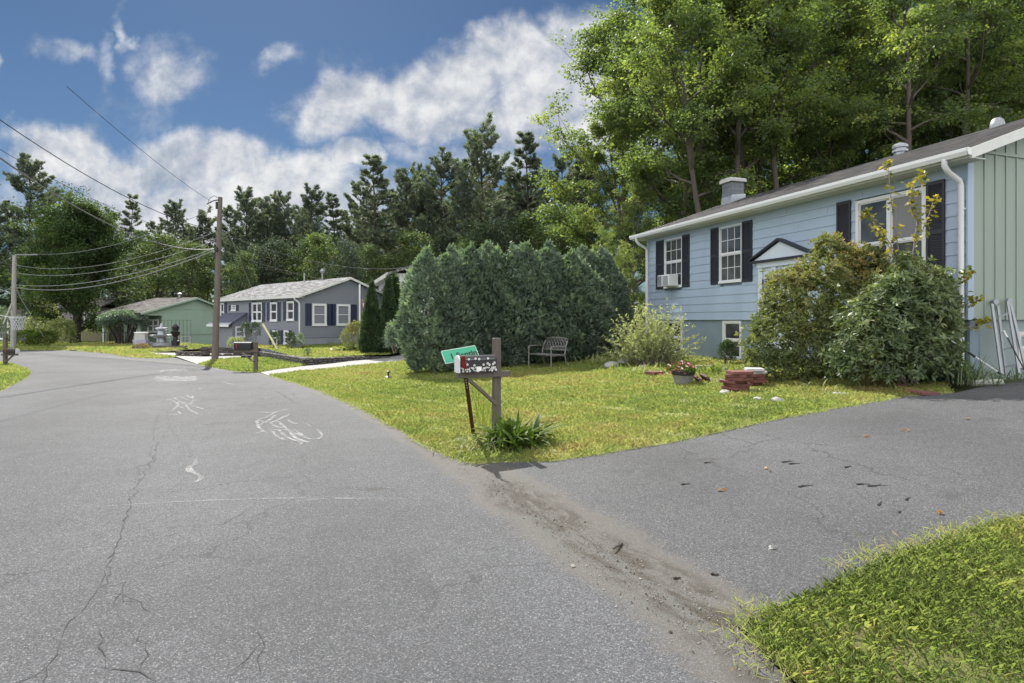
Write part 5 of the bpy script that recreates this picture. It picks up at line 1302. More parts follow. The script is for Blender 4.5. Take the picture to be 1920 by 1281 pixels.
def loose_paver(px, py, rz, tilt, size, th, label, m=BRICKR, lift=0):
    o = thing_mesh_paver(size, th, random, m); g = gp(px, py); o.location = g+Vector((0, 0, lift)); o.rotation_euler = (tilt[0], tilt[1], rz); tag(o, label, 'paver', 'loose pavers'); return o
loose_paver(1228, 705, .4, (0, 0), .36, .11, 'red paver block lying left of the barrel planter')
loose_paver(1311, 719, .5, (.35, .75), .34, .05, 'paver leaning on the right side of the barrel planter', lift=.02)
loose_paver(1324, 718, .45, (.3, .95), .34, .05, 'outer leaning paver right of the barrel planter', mat('dark_paver', (.09, .05, .045), .85, var=.3), lift=.02)
loose_paver(1345, 716, .2, (.05, .02), .4, .04, 'pale flat slab between planter and paver stacks', SLAB)
loose_paver(1728, 739, .3, (.03, .05), .40, .05, 'red paver flat at the edge of the driveway under the shrub', lift=.0)
loose_paver(1705, 728, .5, (.08, .02), .36, .05, 'dark red paver behind the flat one at the driveway edge', lift=.0)
mb = MB(); g = gp(1335, 690); mb.box(-.5, .35, -.06, .06, .0, .05); o = mb.build('timber_edging', FENCE); o.location = g+Vector((0, 0, .02)); o.rotation_euler = (0, 0, .25); tag(o, 'short pale timber edging behind the flower planter', 'timber')
def rock(px, py, sz, seed, label, m=STONE, sink=.25):
    bm = bmesh.new(); bmesh.ops.create_icosphere(bm, subdivisions=4, radius=1); r_ = random.Random(seed)
    planes = [(Vector((r_.gauss(0, 1), r_.gauss(0, 1), r_.gauss(0, .7))).normalized(), r_.uniform(.62, .92)) for _ in range(16)]
    from mathutils import noise as nz
    for v in bm.verts:
        p = v.co.copy()
        for n_, d_ in planes:
            k = p.dot(n_)
            if k > d_: p -= n_*(k-d_)*.9
        p *= 1+.10*nz.noise(p*2.3+Vector((seed, 0, 0)))+.05*nz.noise(p*6)
        v.co = Vector((p.x*sz[0], p.y*sz[1], p.z*sz[2]+sz[2]*(1-2*sink)))
    me = bpy.data.meshes.new('rock'); bm.to_mesh(me); bm.free(); o = link('rock', me, m); o.location = gp(px, py); o.rotation_euler = (0, 0, r_.uniform(0, 3))
    me.polygons.foreach_set('use_smooth', [True]*len(me.polygons)); tag(o, label, 'rock', 'rocks in the lawn'); return o
rock(1148, 690, (.42, .26, .13), 1, 'large flat pale boulder at the foot of the pale shrub')
rock(1172, 683, (.25, .2, .13), 2, 'grey boulder right behind the large flat one')
rock(1208, 694, (.18, .14, .10), 3, 'small dark rock left of the red paver block', STONED)
rock(1459, 757, (.115, .09, .075), 4, 'round pale rock right of the front paver stack')
rock(1420, 752, (.10, .075, .05), 5, 'half sunk rock just below the front paver stack')
rock(1359, 740, (.13, .1, .06), 6, 'lichened rock left of the front paver stack')
rock(1412, 738, (.045, .04, .04), 7, 'tiny white stone under the rear paver stack')
rock(1581, 741, (.22, .14, .035), 8, 'flat pale stone in the grass by the driveway')
rock(1340, 672, (.16, .12, .17), 9, 'pale stone left of the clipped juniper by the low window')
rock(723, 867, (.012, .01, .008), 10, 'pebble on the road beside the lawn')
# ---------------------------------------------------------------- ladder, poles by the gable wall
g = HL+hx_*(LEN+.16)
def gw_pt(px, py, off):   # a point off the gable wall by off metres
    k = (px-960)/FPX; o = HL+hx_*(LEN+off); t = (o.y*k-o.x)/(.947-.321*k); q = o+Vector((.947, .321, 0))*t
    return Vector((q.x, q.y, CAMZ+(HZ-py)/FPX*q.y))
lg = gw_pt(1886, 708, .45); ld = thing('folding_ladder', 'aluminium folding ladder leaning against the green gable wall', 'ladder', tuple(lg))
def rail(p0, p1, o0, o1): return gw_pt(*p0, o0)-lg, gw_pt(*p1, o1)-lg
rails = [((1860, 570), (1878, 702), .10, .50), ((1871, 574), (1887, 704), .06, .46), ((1889, 566), (1911, 701), .14, .62), ((1894, 567), (1926, 704), .10, .58)]
for a, b, o0, o1 in rails:
    A, B = rail(a, b, o0, o1); m = MB(); m.bar(A, B, .048, .024, up=(0, -1, 0)); m.build('rail', METAL, ld)
A0, A1 = rail(*rails[1]); B0, B1 = rail(*rails[2])
for k in (.16, .40, .64, .88):
    m = MB(); m.bar(A0+(A1-A0)*k, B0+(B1-B0)*k+Vector((0, 0, .0)), .032, .032); m.build('rung', METAL, ld)
m = MB()
for p in ((1865, 566, .08), (1891, 564, .12)): c = gw_pt(*p)-lg; m.tube([c+Vector((0, -.04, 0)), c+Vector((0, .04, 0))], .05, 14)
m.build('hinge', GALV, ld)
a, b = gw_pt(1758, 622, .22), gw_pt(1877, 702, .6); 
rp = thing('extension_pole', 'white extension pole with black grip leaning low across the corner', 'pole', tuple(b))
a = pz(1757, 621, 10.55); mb = MB(); mb.tube([Vector((0, 0, .0)), a-b], .014, 8); mb.build('shaft', WHITE, rp)
mb = MB(); mb.tube([(a-b)*.40, (a-b)*.56], .021, 10); mb.tube([Vector((0, 0, 0)), (a-b)*.06], .02, 8); mb.build('grip', BLACK, rp)
a, b = gw_pt(1884, 624, .36), gw_pt(1921, 692, .75); bp = thing('black_pole', 'slim black pole leaning on the folding ladder', 'pole', tuple(b)); mb = MB(); mb.tube([Vector((0, 0, -.02)), (a-b)], .012, 8); mb.build('shaft', BLACK, bp)
mb = MB(); mb.tube([(a-b)*.86, (a-b)*1.06], .016, 8); mb.build('tip', WHITE, bp)
a, b = gw_pt(1822, 698, .55), gw_pt(1880, 716, .8); dpz = thing('drain_extension', 'grey gutter extension lying on the ground below the ladder', 'drain pipe', (a.x, a.y, h(a.x, a.y)+.06)); mb = MB(); q = Vector((b.x-a.x, b.y-a.y, h(b.x, b.y)-h(a.x, a.y))); mb.tube([Vector((0, 0, 0)), q], .055, 8); mb.build('pipe', mat('dull_grey_pvc', (.30, .31, .28), .6), dpz)
# ---------------------------------------------------------------- things by the far houses
fp = pz(674.5, 655, 35); fp.z = -.1; fl = thing('flagpole', 'white flagpole with a striped flag before the grey house gable', 'flagpole', tuple(fp))
mb = MB(); mb.tube([(0, 0, -.2), (0, 0, pz(0, 533, 35).z+.1)], .05, 8); mb.build('pole', WHITE, fl)
ft, fb = pz(0, 549, 35).z+.1, pz(0, 582, 35).z+.1
nS = 13; segs = 8; fr_ = MB(); fw_ = MB(); fbl = MB()
for k in range(nS):
    x0 = .06; 
    for i in range(segs):
        def fx(i_, k_): t = i_/segs; z = ft-(ft-fb)*(.30*(k_/nS)+.75*t+.05*t*t); return (x0+.36*(t*.35+k_/nS*.75*(.35+.65*t))+.02*math.sin(i_*1.7), .05*math.sin(i_*1.3+k_*.6), z)
        (fbl if (k < 7 and i < 3) else fr_ if k % 2 == 0 else fw_).add([fx(i, k), fx(i+1, k), fx(i+1, k+1), fx(i, k+1)], [(0, 1, 2, 3)])
fo = fr_.build('flag', FLAGR, fl); fw_.build('white_stripe', WHITE, fo); fbl.build('canton', FLAGB, fo)
dh = thing('dog_kennel', 'little white edged gable kennel at the grey house corner', 'kennel', (pz(554, 0, 33.5).x, 33.5, HT(0, 33.5)+0), R(20))
m = MB(); m.prism([(-.34, 0), (-.34, .32), (0, .62), (.34, .32), (.34, 0)], 'y', 0, .6); m.build('body', GREYF, dh)
m = MB()
for s_ in (-1, 1): m.bar((s_*.46, -.05, .24), (0, -.05, .70), .7 if False else .08, .07, up=(0, 1, 0)); m.bar((s_*.46, .3, .26), (0, .3, .72), .75, .04, up=(-s_*.6, 0, .8))
m.build('roof', WHITE, dh)
pk = pz(265, 660, 43); pkz = float(HG(pk.x, pk.y)); sp = thing('lidded_bin', 'pale speckled square bin with white lid on the grass island', 'bin', (pk.x, pk.y, pkz), .2)
m = MB(); m.box(-.42, .42, -.35, .35, 0, .62); m.build('body', mat('speckled_lilac_grey', (.33, .32, .42), .7, var=.7, vscale=6), sp)
m = MB(); m.box(-.34, .34, -.28, .28, .621, 1.1); m.build('upper_box', SLAB, sp)
m = MB(); m.box(-.38, .38, -.32, .32, 1.101, 1.2); m.build('lid', WHITE, sp, bevel=.03)
fk = pz(303, 652, 44); fkz = float(HG(fk.x, fk.y)); fo_ = thing('garden_fountain', 'tiered grey garden fountain in the stone bed before green house', 'fountain', (fk.x, fk.y, fkz))
m = MB(); m.lathe([(.95, 0), (.95, .35), (.8, .38), (.35, .42), (.3, .7), (.75, .85), (.8, .95), (.3, .98), (.22, 1.25), (.45, 1.4), (.45, 1.48), (.15, 1.5), (.1, 1.75), (.02, 1.85)], 18); m.build('basin', GALV, fo_, smooth=True)
bd = thing('stone_bed', 'low dark stone edging of the bed before the green house', 'edging', (pz(308, 656, 43).x, 43, float(HG(pz(308, 656, 43).x, 43))))
mb = MB(); r_ = random.Random(2)
for i in range(19):
    x = -1.6+i*.17; mb.box(x, x+.16, -.15+r_.uniform(-.02, .02), .15, -.1, .16+r_.uniform(0, .06)); 
mb.build('stones', STONED, bd)
pn = pz(329, 650, 44); ps = thing('black_urn', 'black urn on a pedestal at the right end of the stone bed', 'urn', (pn.x, pn.y, float(HG(pn.x, pn.y))))
m = MB(); m.lathe([(.28, 0), (.28, .5), (.18, .55), (.14, .8), (.3, 1.05), (.34, 1.2), (.2, 1.3), (.25, 1.55), (.1, 1.75)], 14); m.build('body', BLACK, ps, smooth=True)
tl = pz(310, 650, 46); tr_ = thing('trellis', 'thin dark wire trellis frame before the green house wall', 'trellis', (tl.x, tl.y, float(HG(tl.x, tl.y))))
m = MB()
for k in range(9): m.bar((-.4+k*.3, 0, -.1), (-.4+k*.3, 0, 2.0), .02, .02)
for z in (.5, 2.0): m.bar((-.4, 0, z), (2.0, 0, z), .02, .02)
m.build('frame', WIRE, tr_)
sl_ = thing('solar_light', 'small dark garden stake light in the lawn left of the mailbox', 'garden light', tuple(gp(728, 711)))
m = MB(); m.tube([(0, 0, -.05), (0, 0, .12)], .012, 6); m.lathe([(.11, .04), (.11, .07), (.03, .10), (.03, .2), (.05, .2), (.05, .23), (.01, .25)], 12); m.build('lamp', BLACK, sl_)
# twigs on the driveway
tw_ = [(1150, 1032, .9, .14), (1497, 916, .25, .16), (1606, 911, .0, .12), (1626, 914, 0, .18), (1698, 941, .7, .10), (1646, 951, .8, .12), (1466, 869, .3, .15), (1277, 911, .2, .09), (1320, 870, .1, .08), (1480, 873, .15, .12), (1584, 879, .5, .1), (1333, 1083, .0, .05), (1262, 1090, .1, .05), (1685, 965, .6, .04)]
names = ['bent twig at the sandy driveway mouth', 'short twig in the middle of the driveway', 'dark twig piece left of the thick stick on the driveway', 'thick dark stick lying on the driveway', 'short twig right of centre on the driveway, near the verge', 'forked twig below the thick stick', 'curved twig near the lawn side of the driveway', 'small twig near the start of the driveway', 'tiny twig near the lawn corner of the driveway', 'thin twig close to the curved one', 'slender slanting twig on the upper driveway', 'dark chip of wood in the dirt patch', 'dark crumb of bark in the dirt strip', 'tiny dark chip near the verge of the driveway']
for (px, py, a, L), lab in zip(tw_, names):
    g = gp(px, py); r_ = random.Random(px); m = MB(); p0 = Vector((0, 0, .006))
    m.tube([p0+Vector((math.cos(a)*L*t, math.sin(a)*L*t, .004*math.sin(t*9))) + Vector((0, r_.uniform(-.008, .008), 0)) for t in (0, .3, .6, 1)], [.006, .008, .007, .004], 5)
    if L > .13: m.tube([p0+Vector((math.cos(a)*L*.5, math.sin(a)*L*.5, 0)), p0+Vector((math.cos(a)*L*.8, math.sin(a)*L*.8+.035, .01))], .003, 4)
    o = m.build('twig', BARKP); o.location = g+Vector((0, 0, .007)); tag(o, lab, 'twig', 'twigs on the driveway')
for (px, py, lab) in ((1440, 884, 'dry tan leaf on the driveway left of centre'), (1352, 922, 'pale leaf flat on the lower driveway'), (1697, 809, 'pale leaf on the upper driveway near the verge'), (1814, 788, 'pale leaf at the far upper right of the driveway'), (1766, 966, 'pale leaf near the twigs by the verge'), (1437, 1029, 'light stone chip on the driveway before the faded sand patch'), (1625, 821, 'tan bits of leaf on the upper driveway')):
    g = gp(px, py); rg = np.random.default_rng(px); P = np.zeros((3, 3))+rg.normal(size=(3, 3))*.012; P[:, 2] = np.abs(P[:, 2])
    o = link('fallen_leaf', leaf_mesh('fallen_leaf', rg, P, unit(np.stack([rg.normal(size=3), rg.normal(size=3), np.ones(3)*.12], 1)), .05, .035, rg.uniform(.6, 1, 3)), L_AUT if px not in (1437,) else STONE); o.location = g+Vector((0, 0, .010)); tag(o, lab, 'leaf', 'fallen leaves')
# ---------------------------------------------------------------- near shrubs
def shrub(name, label, lm, loc, lobes, n, leaf, seed, rz=0, wm=None, cat='shrub', group=None, **k):
    me, wd = gen_shrub(seed, lobes, n, leaf, **k)
    return plant(name, label, cat, me, wd, lm, wm or STEM, loc, rz, 1, group, parts=('foliage', 'stems'))
def on(x, y, dz=0): return (x, y, h(x, y)+dz)
# bronze rhododendron left of the corner (pixels 1395-1640)
c = pz(1510, 0, 12.4)
def lob(px, py, rx, rz_, dy=0, Z=12.4, ry=None):   # a lobe given by its pixel centre and half sizes in pixels
    p = pz(px, py, Z+dy)-Vector((c.x, c.y, h(c.x, c.y))); k = (Z+dy)/FPX
    return (p.x, p.y, p.z, rx*k, (ry if ry else rx*k*.8), rz_*k)
shrub('rhododendron', 'large bronze green rhododendron hiding the front door', L_RHODO, on(c.x, c.y), [
    lob(1455, 645, 58, 58, -.1), lob(1480, 560, 52, 50, .1), lob(1540, 580, 70, 80, 0), lob(1560, 500, 42, 48, .1), lob(1430, 690, 34, 32, -.2), lob(1480, 695, 60, 26, -.2), lob(1560, 700, 60, 24, -.2), lob(1530, 660, 70, 55, -.25), lob(1600, 545, 52, 62, .2), lob(1622, 492, 34, 28, .1), lob(1556, 466, 24, 24, .15), lob(1500, 528, 38, 30, .2), lob(1655, 520, 30, 30, .1), lob(1490, 610, 60, 60, .1), lob(1570, 620, 70, 60, .1), lob(1660, 570, 46, 46, -.9), lob(1640, 610, 40, 50, -1.0)],
    42000, .092, 3, rosette=6, wid=.42, spread_=.7, inner=.16, tint_top=.55, tintn=.17, rough=1.5)
c = pz(1690, 0, 10.6)
shrub('rhododendron', 'dark glossy broad leaved shrub under the double window', L_LAUREL, on(c.x, c.y), [
    lob(1690, 605, 66, 62, 0, 10.6), lob(1765, 560, 26, 30, .15, 10.6), lob(1700, 505, 24, 26, .2, 10.6), lob(1745, 575, 48, 52, 0, 10.6), lob(1640, 640, 60, 65, -.1, 10.6), lob(1720, 660, 70, 45, -.1, 10.6), lob(1600, 670, 40, 42, -.05, 10.6), lob(1660, 690, 75, 28, -.1, 10.6), lob(1740, 690, 50, 25, -.05, 10.6), lob(1690, 545, 44, 34, .1, 10.6), lob(1735, 530, 36, 34, .15, 10.6), lob(1640, 590, 45, 45, .1, 10.6), lob(1775, 610, 26, 34, .1, 10.6)],
    19000, .12, 5, rosette=8, wid=.32, spread_=.8, inner=.2, tint_top=.3, droop=.12, tintn=.18, rough=2.0)
# sapling with yellowing leaves in front of the double window
rg = np.random.default_rng(21); c = pz(1690, 0, 10.75); base = np.array(on(c.x, c.y)); lines = []; P = []; D = []; TI = []
def loc_(px, py, Z=10.75): return np.array(pz(px, py, Z))-base
for path in ([(1690, 690), (1700, 560), (1712, 470), (1722, 400), (1705, 340)], [(1700, 560), (1685, 470), (1672, 390), (1664, 300)], [(1705, 520), (1660, 440), (1620, 395)], [(1712, 470), (1740, 410), (1752, 370)], [(1700, 560), (1680, 480), (1640, 425)], [(1722, 420), (1700, 370), (1735, 325)], [(1690, 600), (1780, 540), (1820, 505)], [(1690, 620), (1790, 580), (1835, 560)], [(1700, 640), (1800, 620), (1850, 600)]):
    p = np.array([loc_(a, b, 10.75+rg.normal()*.12) for a, b in path]); p = np.array(smooth_poly([tuple(q) for q in p], 2)); lines.append((p, np.linspace(.012, .004, len(p))))
    nl = 64; t = rg.uniform(.25, 1, nl)*(len(p)-1.01); k = t.astype(int); q = p[k]+(p[k+1]-p[k])*(t-k)[:, None]; P.append(q+rg.normal(size=q.shape)*.04)
    D.append(unit(rg.normal(size=(nl, 3))*np.array([1, 1, .5])+np.array([-.3, 0, -.35]))); TI.append(np.clip(rg.normal(.35, .25, nl)+.5*(t/len(p)-.3), 0, 1))
P = np.concatenate(P); D = np.concatenate(D); TI = np.concatenate(TI)
plant('sapling', 'thin sapling with yellowing leaves rising in front of the double window', 'sapling', leaf_mesh('sapling_leaves', rg, P, D, .115*rg.uniform(.6, 1.25, len(P)), .062, TI, .15), tubes_mesh('sapling_stems', lines, 5), L_YEL, STEM, tuple(base), parts=('foliage', 'stems'))
# pale loose shrub left of the blue house
c = pz(1218, 0, 17.2); bs_ = np.array(on(c.x, c.y)); rg = np.random.default_rng(31); lines = []; P = []; D = []; TI = []
for i in range(190):
    a = rg.uniform(0, 6.28); sp_ = rg.uniform(.1, 1.0); ln = rg.uniform(1.1, 2.15)*(1-.22*sp_); el = R(88-58*sp_)
    d = np.array([math.cos(a)*math.cos(el), math.sin(a)*math.cos(el)*.8, math.sin(el)]); p = bend(rg, (rg.normal()*.28, rg.normal()*.2, -.05), d, ln, 8, .07, -.05 if sp_ > .5 else 0)
    lines.append((p, np.linspace(.010, .003, 9))); nl = 44; t = rg.uniform(.22, 1, nl)*7.99; k = t.astype(int); q = p[k]+(p[k+1]-p[k])*(t-k)[:, None]; bd = unit(p[k+1]-p[k])
    P.append(q); D.append(unit(bd*.7+rg.normal(size=q.shape)*.6)); TI.append(np.clip(.38+.42*(t/8)**1.5*(q[:, 2]/1.6)+rg.normal(0, .13, nl), 0, 1))
P = np.concatenate(P); D = np.concatenate(D); TI = np.concatenate(TI)
plant('pale_shrub', 'pale feathery arching shrub at the left corner of the blue house', 'shrub', leaf_mesh('pale_leaves', rg, P, D, .09*rg.uniform(.6, 1.3, len(P)), .034, TI, .1), tubes_mesh('pale_stems', lines, 4), L_PALE, STEM, tuple(bs_), parts=('foliage', 'stems'))
c = gp(1363, 684); shrub('juniper', 'small clipped dark juniper before the low window', L_CYPR, (c.x, c.y, c.z), [(0, 0, .30, .2, .2, .3), (0.02, 0, .5, .14, .14, .16)], 2600, .06, 7, wid=.3, stems=4)
# hosta and strap leaves round the mailbox
def strap_plant(name, label, x, y, n, L, W, seed, up_, lm=L_HOSTA, ti=.4, cat='plant', rad=.05, dz=0.0, group=None):
    rg = np.random.default_rng(seed); VV = []; FF = []; TT = []; b = 0; kseg = 6
    for i in range(n):
        a = rg.uniform(0, 6.28); ln = L*rg.uniform(.6, 1.15); el = R(np.clip(rg.normal(up_, 14), 12, 88)); d = np.array([math.cos(a)*math.cos(el), math.sin(a)*math.cos(el), math.sin(el)])
        p = np.array([rg.normal()*rad, rg.normal()*rad, 0.0]); pts = [p]
        for s_ in range(kseg): d = d+np.array([0, 0, -.32*(.6+.8*s_/kseg)*(1.1-up_/110)]); d /= np.linalg.norm(d); p = p+d*ln/kseg; p[2] = max(p[2], .012); pts.append(p.copy())
        sd = np.array([-math.sin(a), math.cos(a), 0]); ww = W*np.array([.35, .8, 1, .95, .75, .45, .02])*rg.uniform(.7, 1.2); t0 = np.clip(rg.normal(ti, .2), 0, 1)
        for s_ in range(kseg+1): VV += [pts[s_]+sd*ww[s_]/2+np.array([0, 0, ww[s_]*.2]), pts[s_], pts[s_]-sd*ww[s_]/2+np.array([0, 0, ww[s_]*.2])]; TT += [t0]*3
        for s_ in range(kseg):
            o = b+s_*3; FF += [(o, o+1, o+4, o+3), (o+1, o+2, o+5, o+4)]
        b += 3*(kseg+1)
    o = link(name, np_mesh(name, np.array(VV), np.array(FF), np.array(TT), smooth=True), lm); o.location = (x, y, h(x, y)+.02+dz); return tag(o, label, cat, group)
p = gp(965, 838); strap_plant('hosta', 'arching green hosta clump at the foot of the mailbox post', p.x, p.y+.05, 300, .46, .07, 3, 48, ti=.45, rad=.15)
p = gp(912, 815); strap_plant('daylily', 'sparse tall daylily blades between marker and mailbox post', p.x, p.y+.1, 42, .72, .013, 4, 74, ti=.7, rad=.10)
p = gp(905, 845); strap_plant('weed_tuft', 'scruffy dry weeds at the base of the marker post', p.x, p.y, 130, .22, .010, 5, 50, L_PALE, .35, rad=.25)
p = gp(1000, 838); strap_plant('weed_tuft', 'low dry weeds trailing right of the hosta', p.x, p.y, 90, .2, .012, 6, 35, L_RHODO, .45, rad=.12)
for (px, py, n, L, W, up_, lm, ti, lab, rad) in [(1808, 722, 160, .6, .02, 60, L_DARK, .5, 'dark grass clump under the downspout by the driveway', .22), (1745, 716, 110, .5, .05, 40, L_DARK, .35, 'shaded fern leaves at the foot of the glossy shrub', .2),
        (1900, 716, 90, .3, .02, 50, L_DARK, .5, 'shaded weeds below the ladder', .25), (1260, 676, 70, .4, .05, 55, L_HOSTA, .35, 'leafy clump below the pale shrub near the wall', .3), (1205, 700, 120, .3, .03, 55, L_GRASS, .5, 'long weeds between boulder and paver block', .35),
        (1350, 700, 110, .28, .04, 55, L_HOSTA, .6, 'green weeds between the juniper and the paver stacks', .35), (1130, 680, 120, .4, .02, 60, L_PALE, .5, 'tall pale weeds left of the flat boulder', .35), (1560, 735, 120, .25, .02, 45, L_RHODO, .55, 'dry brown weeds right of the rear paver stack', .4)]:
    p = gp(px, py); strap_plant('weed_clump', lab, p.x, p.y, n, L, W, px, up_, lm, ti, rad=rad)

# ---------------------------------------------------------------- the tall hedge of arborvitae and the cypresses
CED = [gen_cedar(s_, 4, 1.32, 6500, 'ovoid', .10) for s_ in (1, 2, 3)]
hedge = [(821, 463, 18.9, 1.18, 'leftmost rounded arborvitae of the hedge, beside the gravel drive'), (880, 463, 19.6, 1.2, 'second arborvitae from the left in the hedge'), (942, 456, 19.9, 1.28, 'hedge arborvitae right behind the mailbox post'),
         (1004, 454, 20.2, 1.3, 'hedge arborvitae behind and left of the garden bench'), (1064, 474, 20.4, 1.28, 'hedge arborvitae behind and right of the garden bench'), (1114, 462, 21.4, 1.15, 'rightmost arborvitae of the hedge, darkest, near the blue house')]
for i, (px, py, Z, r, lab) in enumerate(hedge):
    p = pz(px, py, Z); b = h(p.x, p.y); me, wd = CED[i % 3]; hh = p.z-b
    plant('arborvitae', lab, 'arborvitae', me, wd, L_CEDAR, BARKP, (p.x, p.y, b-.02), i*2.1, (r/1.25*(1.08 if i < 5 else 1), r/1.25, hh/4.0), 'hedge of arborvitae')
CYP = [gen_cedar(s_, 4, .72, 2600, 'column', .12) for s_ in (11, 12)]
for i, (px, py, Z, r, lab) in enumerate([(697, 521, 29, .46, 'slim dark cypress left of the pair before the white house'), (728, 512, 29, .42, 'front slim cypress of the close pair'), (741, 510, 29.8, .48, 'taller slim cypress hard against its neighbour on the right')]):
    p = pz(px, py, Z); b = h(p.x, p.y)-.1; me, wd = CYP[i % 2]
    plant('cypress', lab, 'cypress', me, wd, L_CYPR, BARKP, (p.x, p.y, b), i*1.3, (r/.72*1.2, r/.72*1.2, (p.z-b)/4.0), 'slim cypresses')
c = pz(664, 650, 31.5); b_ = float(HT(c.x, c.y))-.05
shrub('round_shrub', 'rounded olive shrub at the grey house gable', L_RHODO, (c.x, c.y, b_), [(0, 0, .7, .65, .6, .75), (.25, 0, 1.1, .5, .5, .5)], 2600, .11, 9, stems=5)
for k, (px, lab) in enumerate([(645, 'leftmost hosta of the bright row by the gable'), (664, 'middle bright hosta by the gable'), (681, 'rightmost bright hosta of the row by the gable')]):
    c = pz(px, 655, 30.8); o = strap_plant('hosta', lab, c.x, c.y, 70, .55, .17, 50+k, 50, L_VARI, .45, rad=.18, group='bright hostas'); o.location.z = float(HT(c.x, c.y))-.03
for (px, py, Z, lobes, n, leaf, lm, lab, sd) in [(715, 655, 29, [(0, 0, .35, .7, .5, .4)], 1200, .13, L_DARK, 'low dark ground shrub beneath the cypresses', 60), (740, 660, 27, [(0, 0, .6, .5, .45, .7)], 1500, .1, L_CEDAR, 'loose grey green shrub against the hedge end', 61),
        (514, 650, 33.5, [(0, 0, .4, .28, .28, .42)], 700, .09, L_CYPR, 'left small dark ball shrub at the grey house wall', 62), (546, 653, 33, [(0, 0, .42, .26, .26, .45)], 700, .09, L_CYPR, 'small dark shrub left of the kennel', 63), (563, 652, 33, [(0, 0, .38, .2, .2, .42)], 600, .08, L_CEDAR, 'small shrub right of the kennel', 64),
        (461, 643, 36.5, [(0, 0, .75, .3, .3, .5)], 700, .09, L_CYPR, 'left dark potted shrub by the vestibule', 65), (479, 643, 36.5, [(0, 0, .75, .3, .3, .5)], 700, .09, L_CYPR, 'right dark potted shrub by the vestibule', 66), (442, 653, 37, [(0, 0, .3, .5, .4, .35)], 700, .1, L_VARI, 'pale grassy shrub above the timber wall', 67), (577, 664, 26.5, [(0, 0, .1, .16, .16, .14)], 200, .07, L_DARK, 'tiny plant on top of the stone wall', 68)]:
    p = pz(px, py, Z); shrub('shrub', lab, lm, tuple(p), lobes, n, leaf, sd, stems=4)
# far left shrubs
for (px, py, Z, lobes, n, leaf, lm, lab, sd) in [(48, 652, 50, [(0, 0, .6, 1.1, .8, .75)], 1800, .16, L_HOSTA, 'left low boxwood beside the basketball hoop', 70), (80, 652, 50, [(0, 0, .6, .95, .8, .75)], 1800, .16, L_HOSTA, 'right low boxwood of the pair by the hoop', 71), (110, 652, 51, [(0, 0, .9, 1.2, 1, 1.1), (.5, 0, 1.5, .8, .7, .8)], 2600, .2, L_VARI, 'pale variegated shrub beside the big trunk', 72),
        (82, 640, 57, [(0, 0, 1.5, 1.6, 1.3, 1.6), (.2, 0, 3.0, 1.0, .9, 1.2)], 3000, .22, L_PALE, 'tall silvery shrub behind the boxwoods', 73), (-15, 645, 55, [(0, 0, 1.5, 2.4, 1.5, 1.8)], 2600, .22, L_DARK, 'dark bush at the far left edge', 74), (67, 630, 53, [(0, 0, .5, .7, .6, 1.0)], 1000, .15, L_MAPLE, 'small bright bush behind the guy wire', 75), (265, 668, 42, [(0, 0, .2, .6, .4, .3)], 500, .12, L_AUT, 'dry plant at the tip of the grass island', 76), (560, 640, 60, [(0, 0, 1, 3, 2, 2)], 1500, .3, L_DARK, 'dark understorey bush behind the grey house', 77)]:
    p = pz(px, py, Z); p.z = h(p.x, p.y); shrub('shrub', lab, lm, tuple(p), lobes, n, leaf, sd, stems=6)
# umbrella shaped ornamental tree
rg = np.random.default_rng(44); lines = []; c = pz(231, 645, 48); b_ = h(c.x, c.y)
for i in range(11):
    a = i*.57; lines.append((np.array([(math.cos(a)*.35, math.sin(a)*.3, -.1), (math.cos(a)*.6+rg.normal()*.1, math.sin(a)*.5, .9), (math.cos(a)*1.1, math.sin(a)*.9, 1.9), (math.cos(a)*1.5, math.sin(a)*1.2, 2.5)]), np.array([.10, .08, .06, .03])))
n = 15000; a = rg.uniform(0, 6.28, n); rr = 1.75*np.sqrt(rg.uniform(0, 1, n)); zt = 2.05+.95*np.sqrt(np.clip(1-(rr/1.85)**2, 0, 1))*(1+.1*np.sin(a*4))-np.abs(rg.normal(0, .28, n))
P = np.stack([rr*np.cos(a), rr*np.sin(a)*.9, zt], 1); D = unit(np.stack([np.cos(a)*rr, np.sin(a)*rr, np.full(n, .1)-.5*(rr/1.8)], 1)+rg.normal(size=(n, 3))*.5)
plant('umbrella_tree', 'umbrella shaped ornamental tree with many bare stems by the green house', 'tree', leaf_mesh('umbrella_crown', rg, P, D, .2*rg.uniform(.6, 1.3, n), .09, np.clip(.3+.3*(zt-2)+rg.normal(0, .12, n), 0, 1)), tubes_mesh('umbrella_stems', lines, 6), L_CEDAR, BARKP, (c.x, c.y, b_))
# ---------------------------------------------------------------- trees: prototypes, then copies
PINE_W = [gen_pine(s_, 24, .3, .12, 4.7, 25, 'white', .40) for s_ in (1, 2, 3)]
PINE_S = [gen_pine(s_, 24, .3, .05, 5.0, 28, 'spruce', .38) for s_ in (4, 5)]
DEC = [gen_deciduous(s_, 18, .28, .14, 5.6, 17, 1, 6, 5, 20, .34, shape=sh, tipr=.85) for s_, sh in ((1, 'dome'), (2, 'round'), (3, 'vase'))]
BIG = [gen_deciduous(7, 22, .34, .2, 6.2, 17, 2, 7, 4, 46, .21, shape='round', lean=(-.10, 0), tipr=.46, flat=.4), gen_deciduous(8, 22, .36, .16, 6.6, 21, 1, 8, 5, 46, .21, shape='round', tipr=.46, flat=.4), gen_deciduous(9, 22, .28, .22, 5.6, 15, 3, 6, 4, 44, .21, shape='vase', tipr=.48, flat=.4)]
HTS = {}
def top_of(tr): return float(tr[2][:, 2].max())
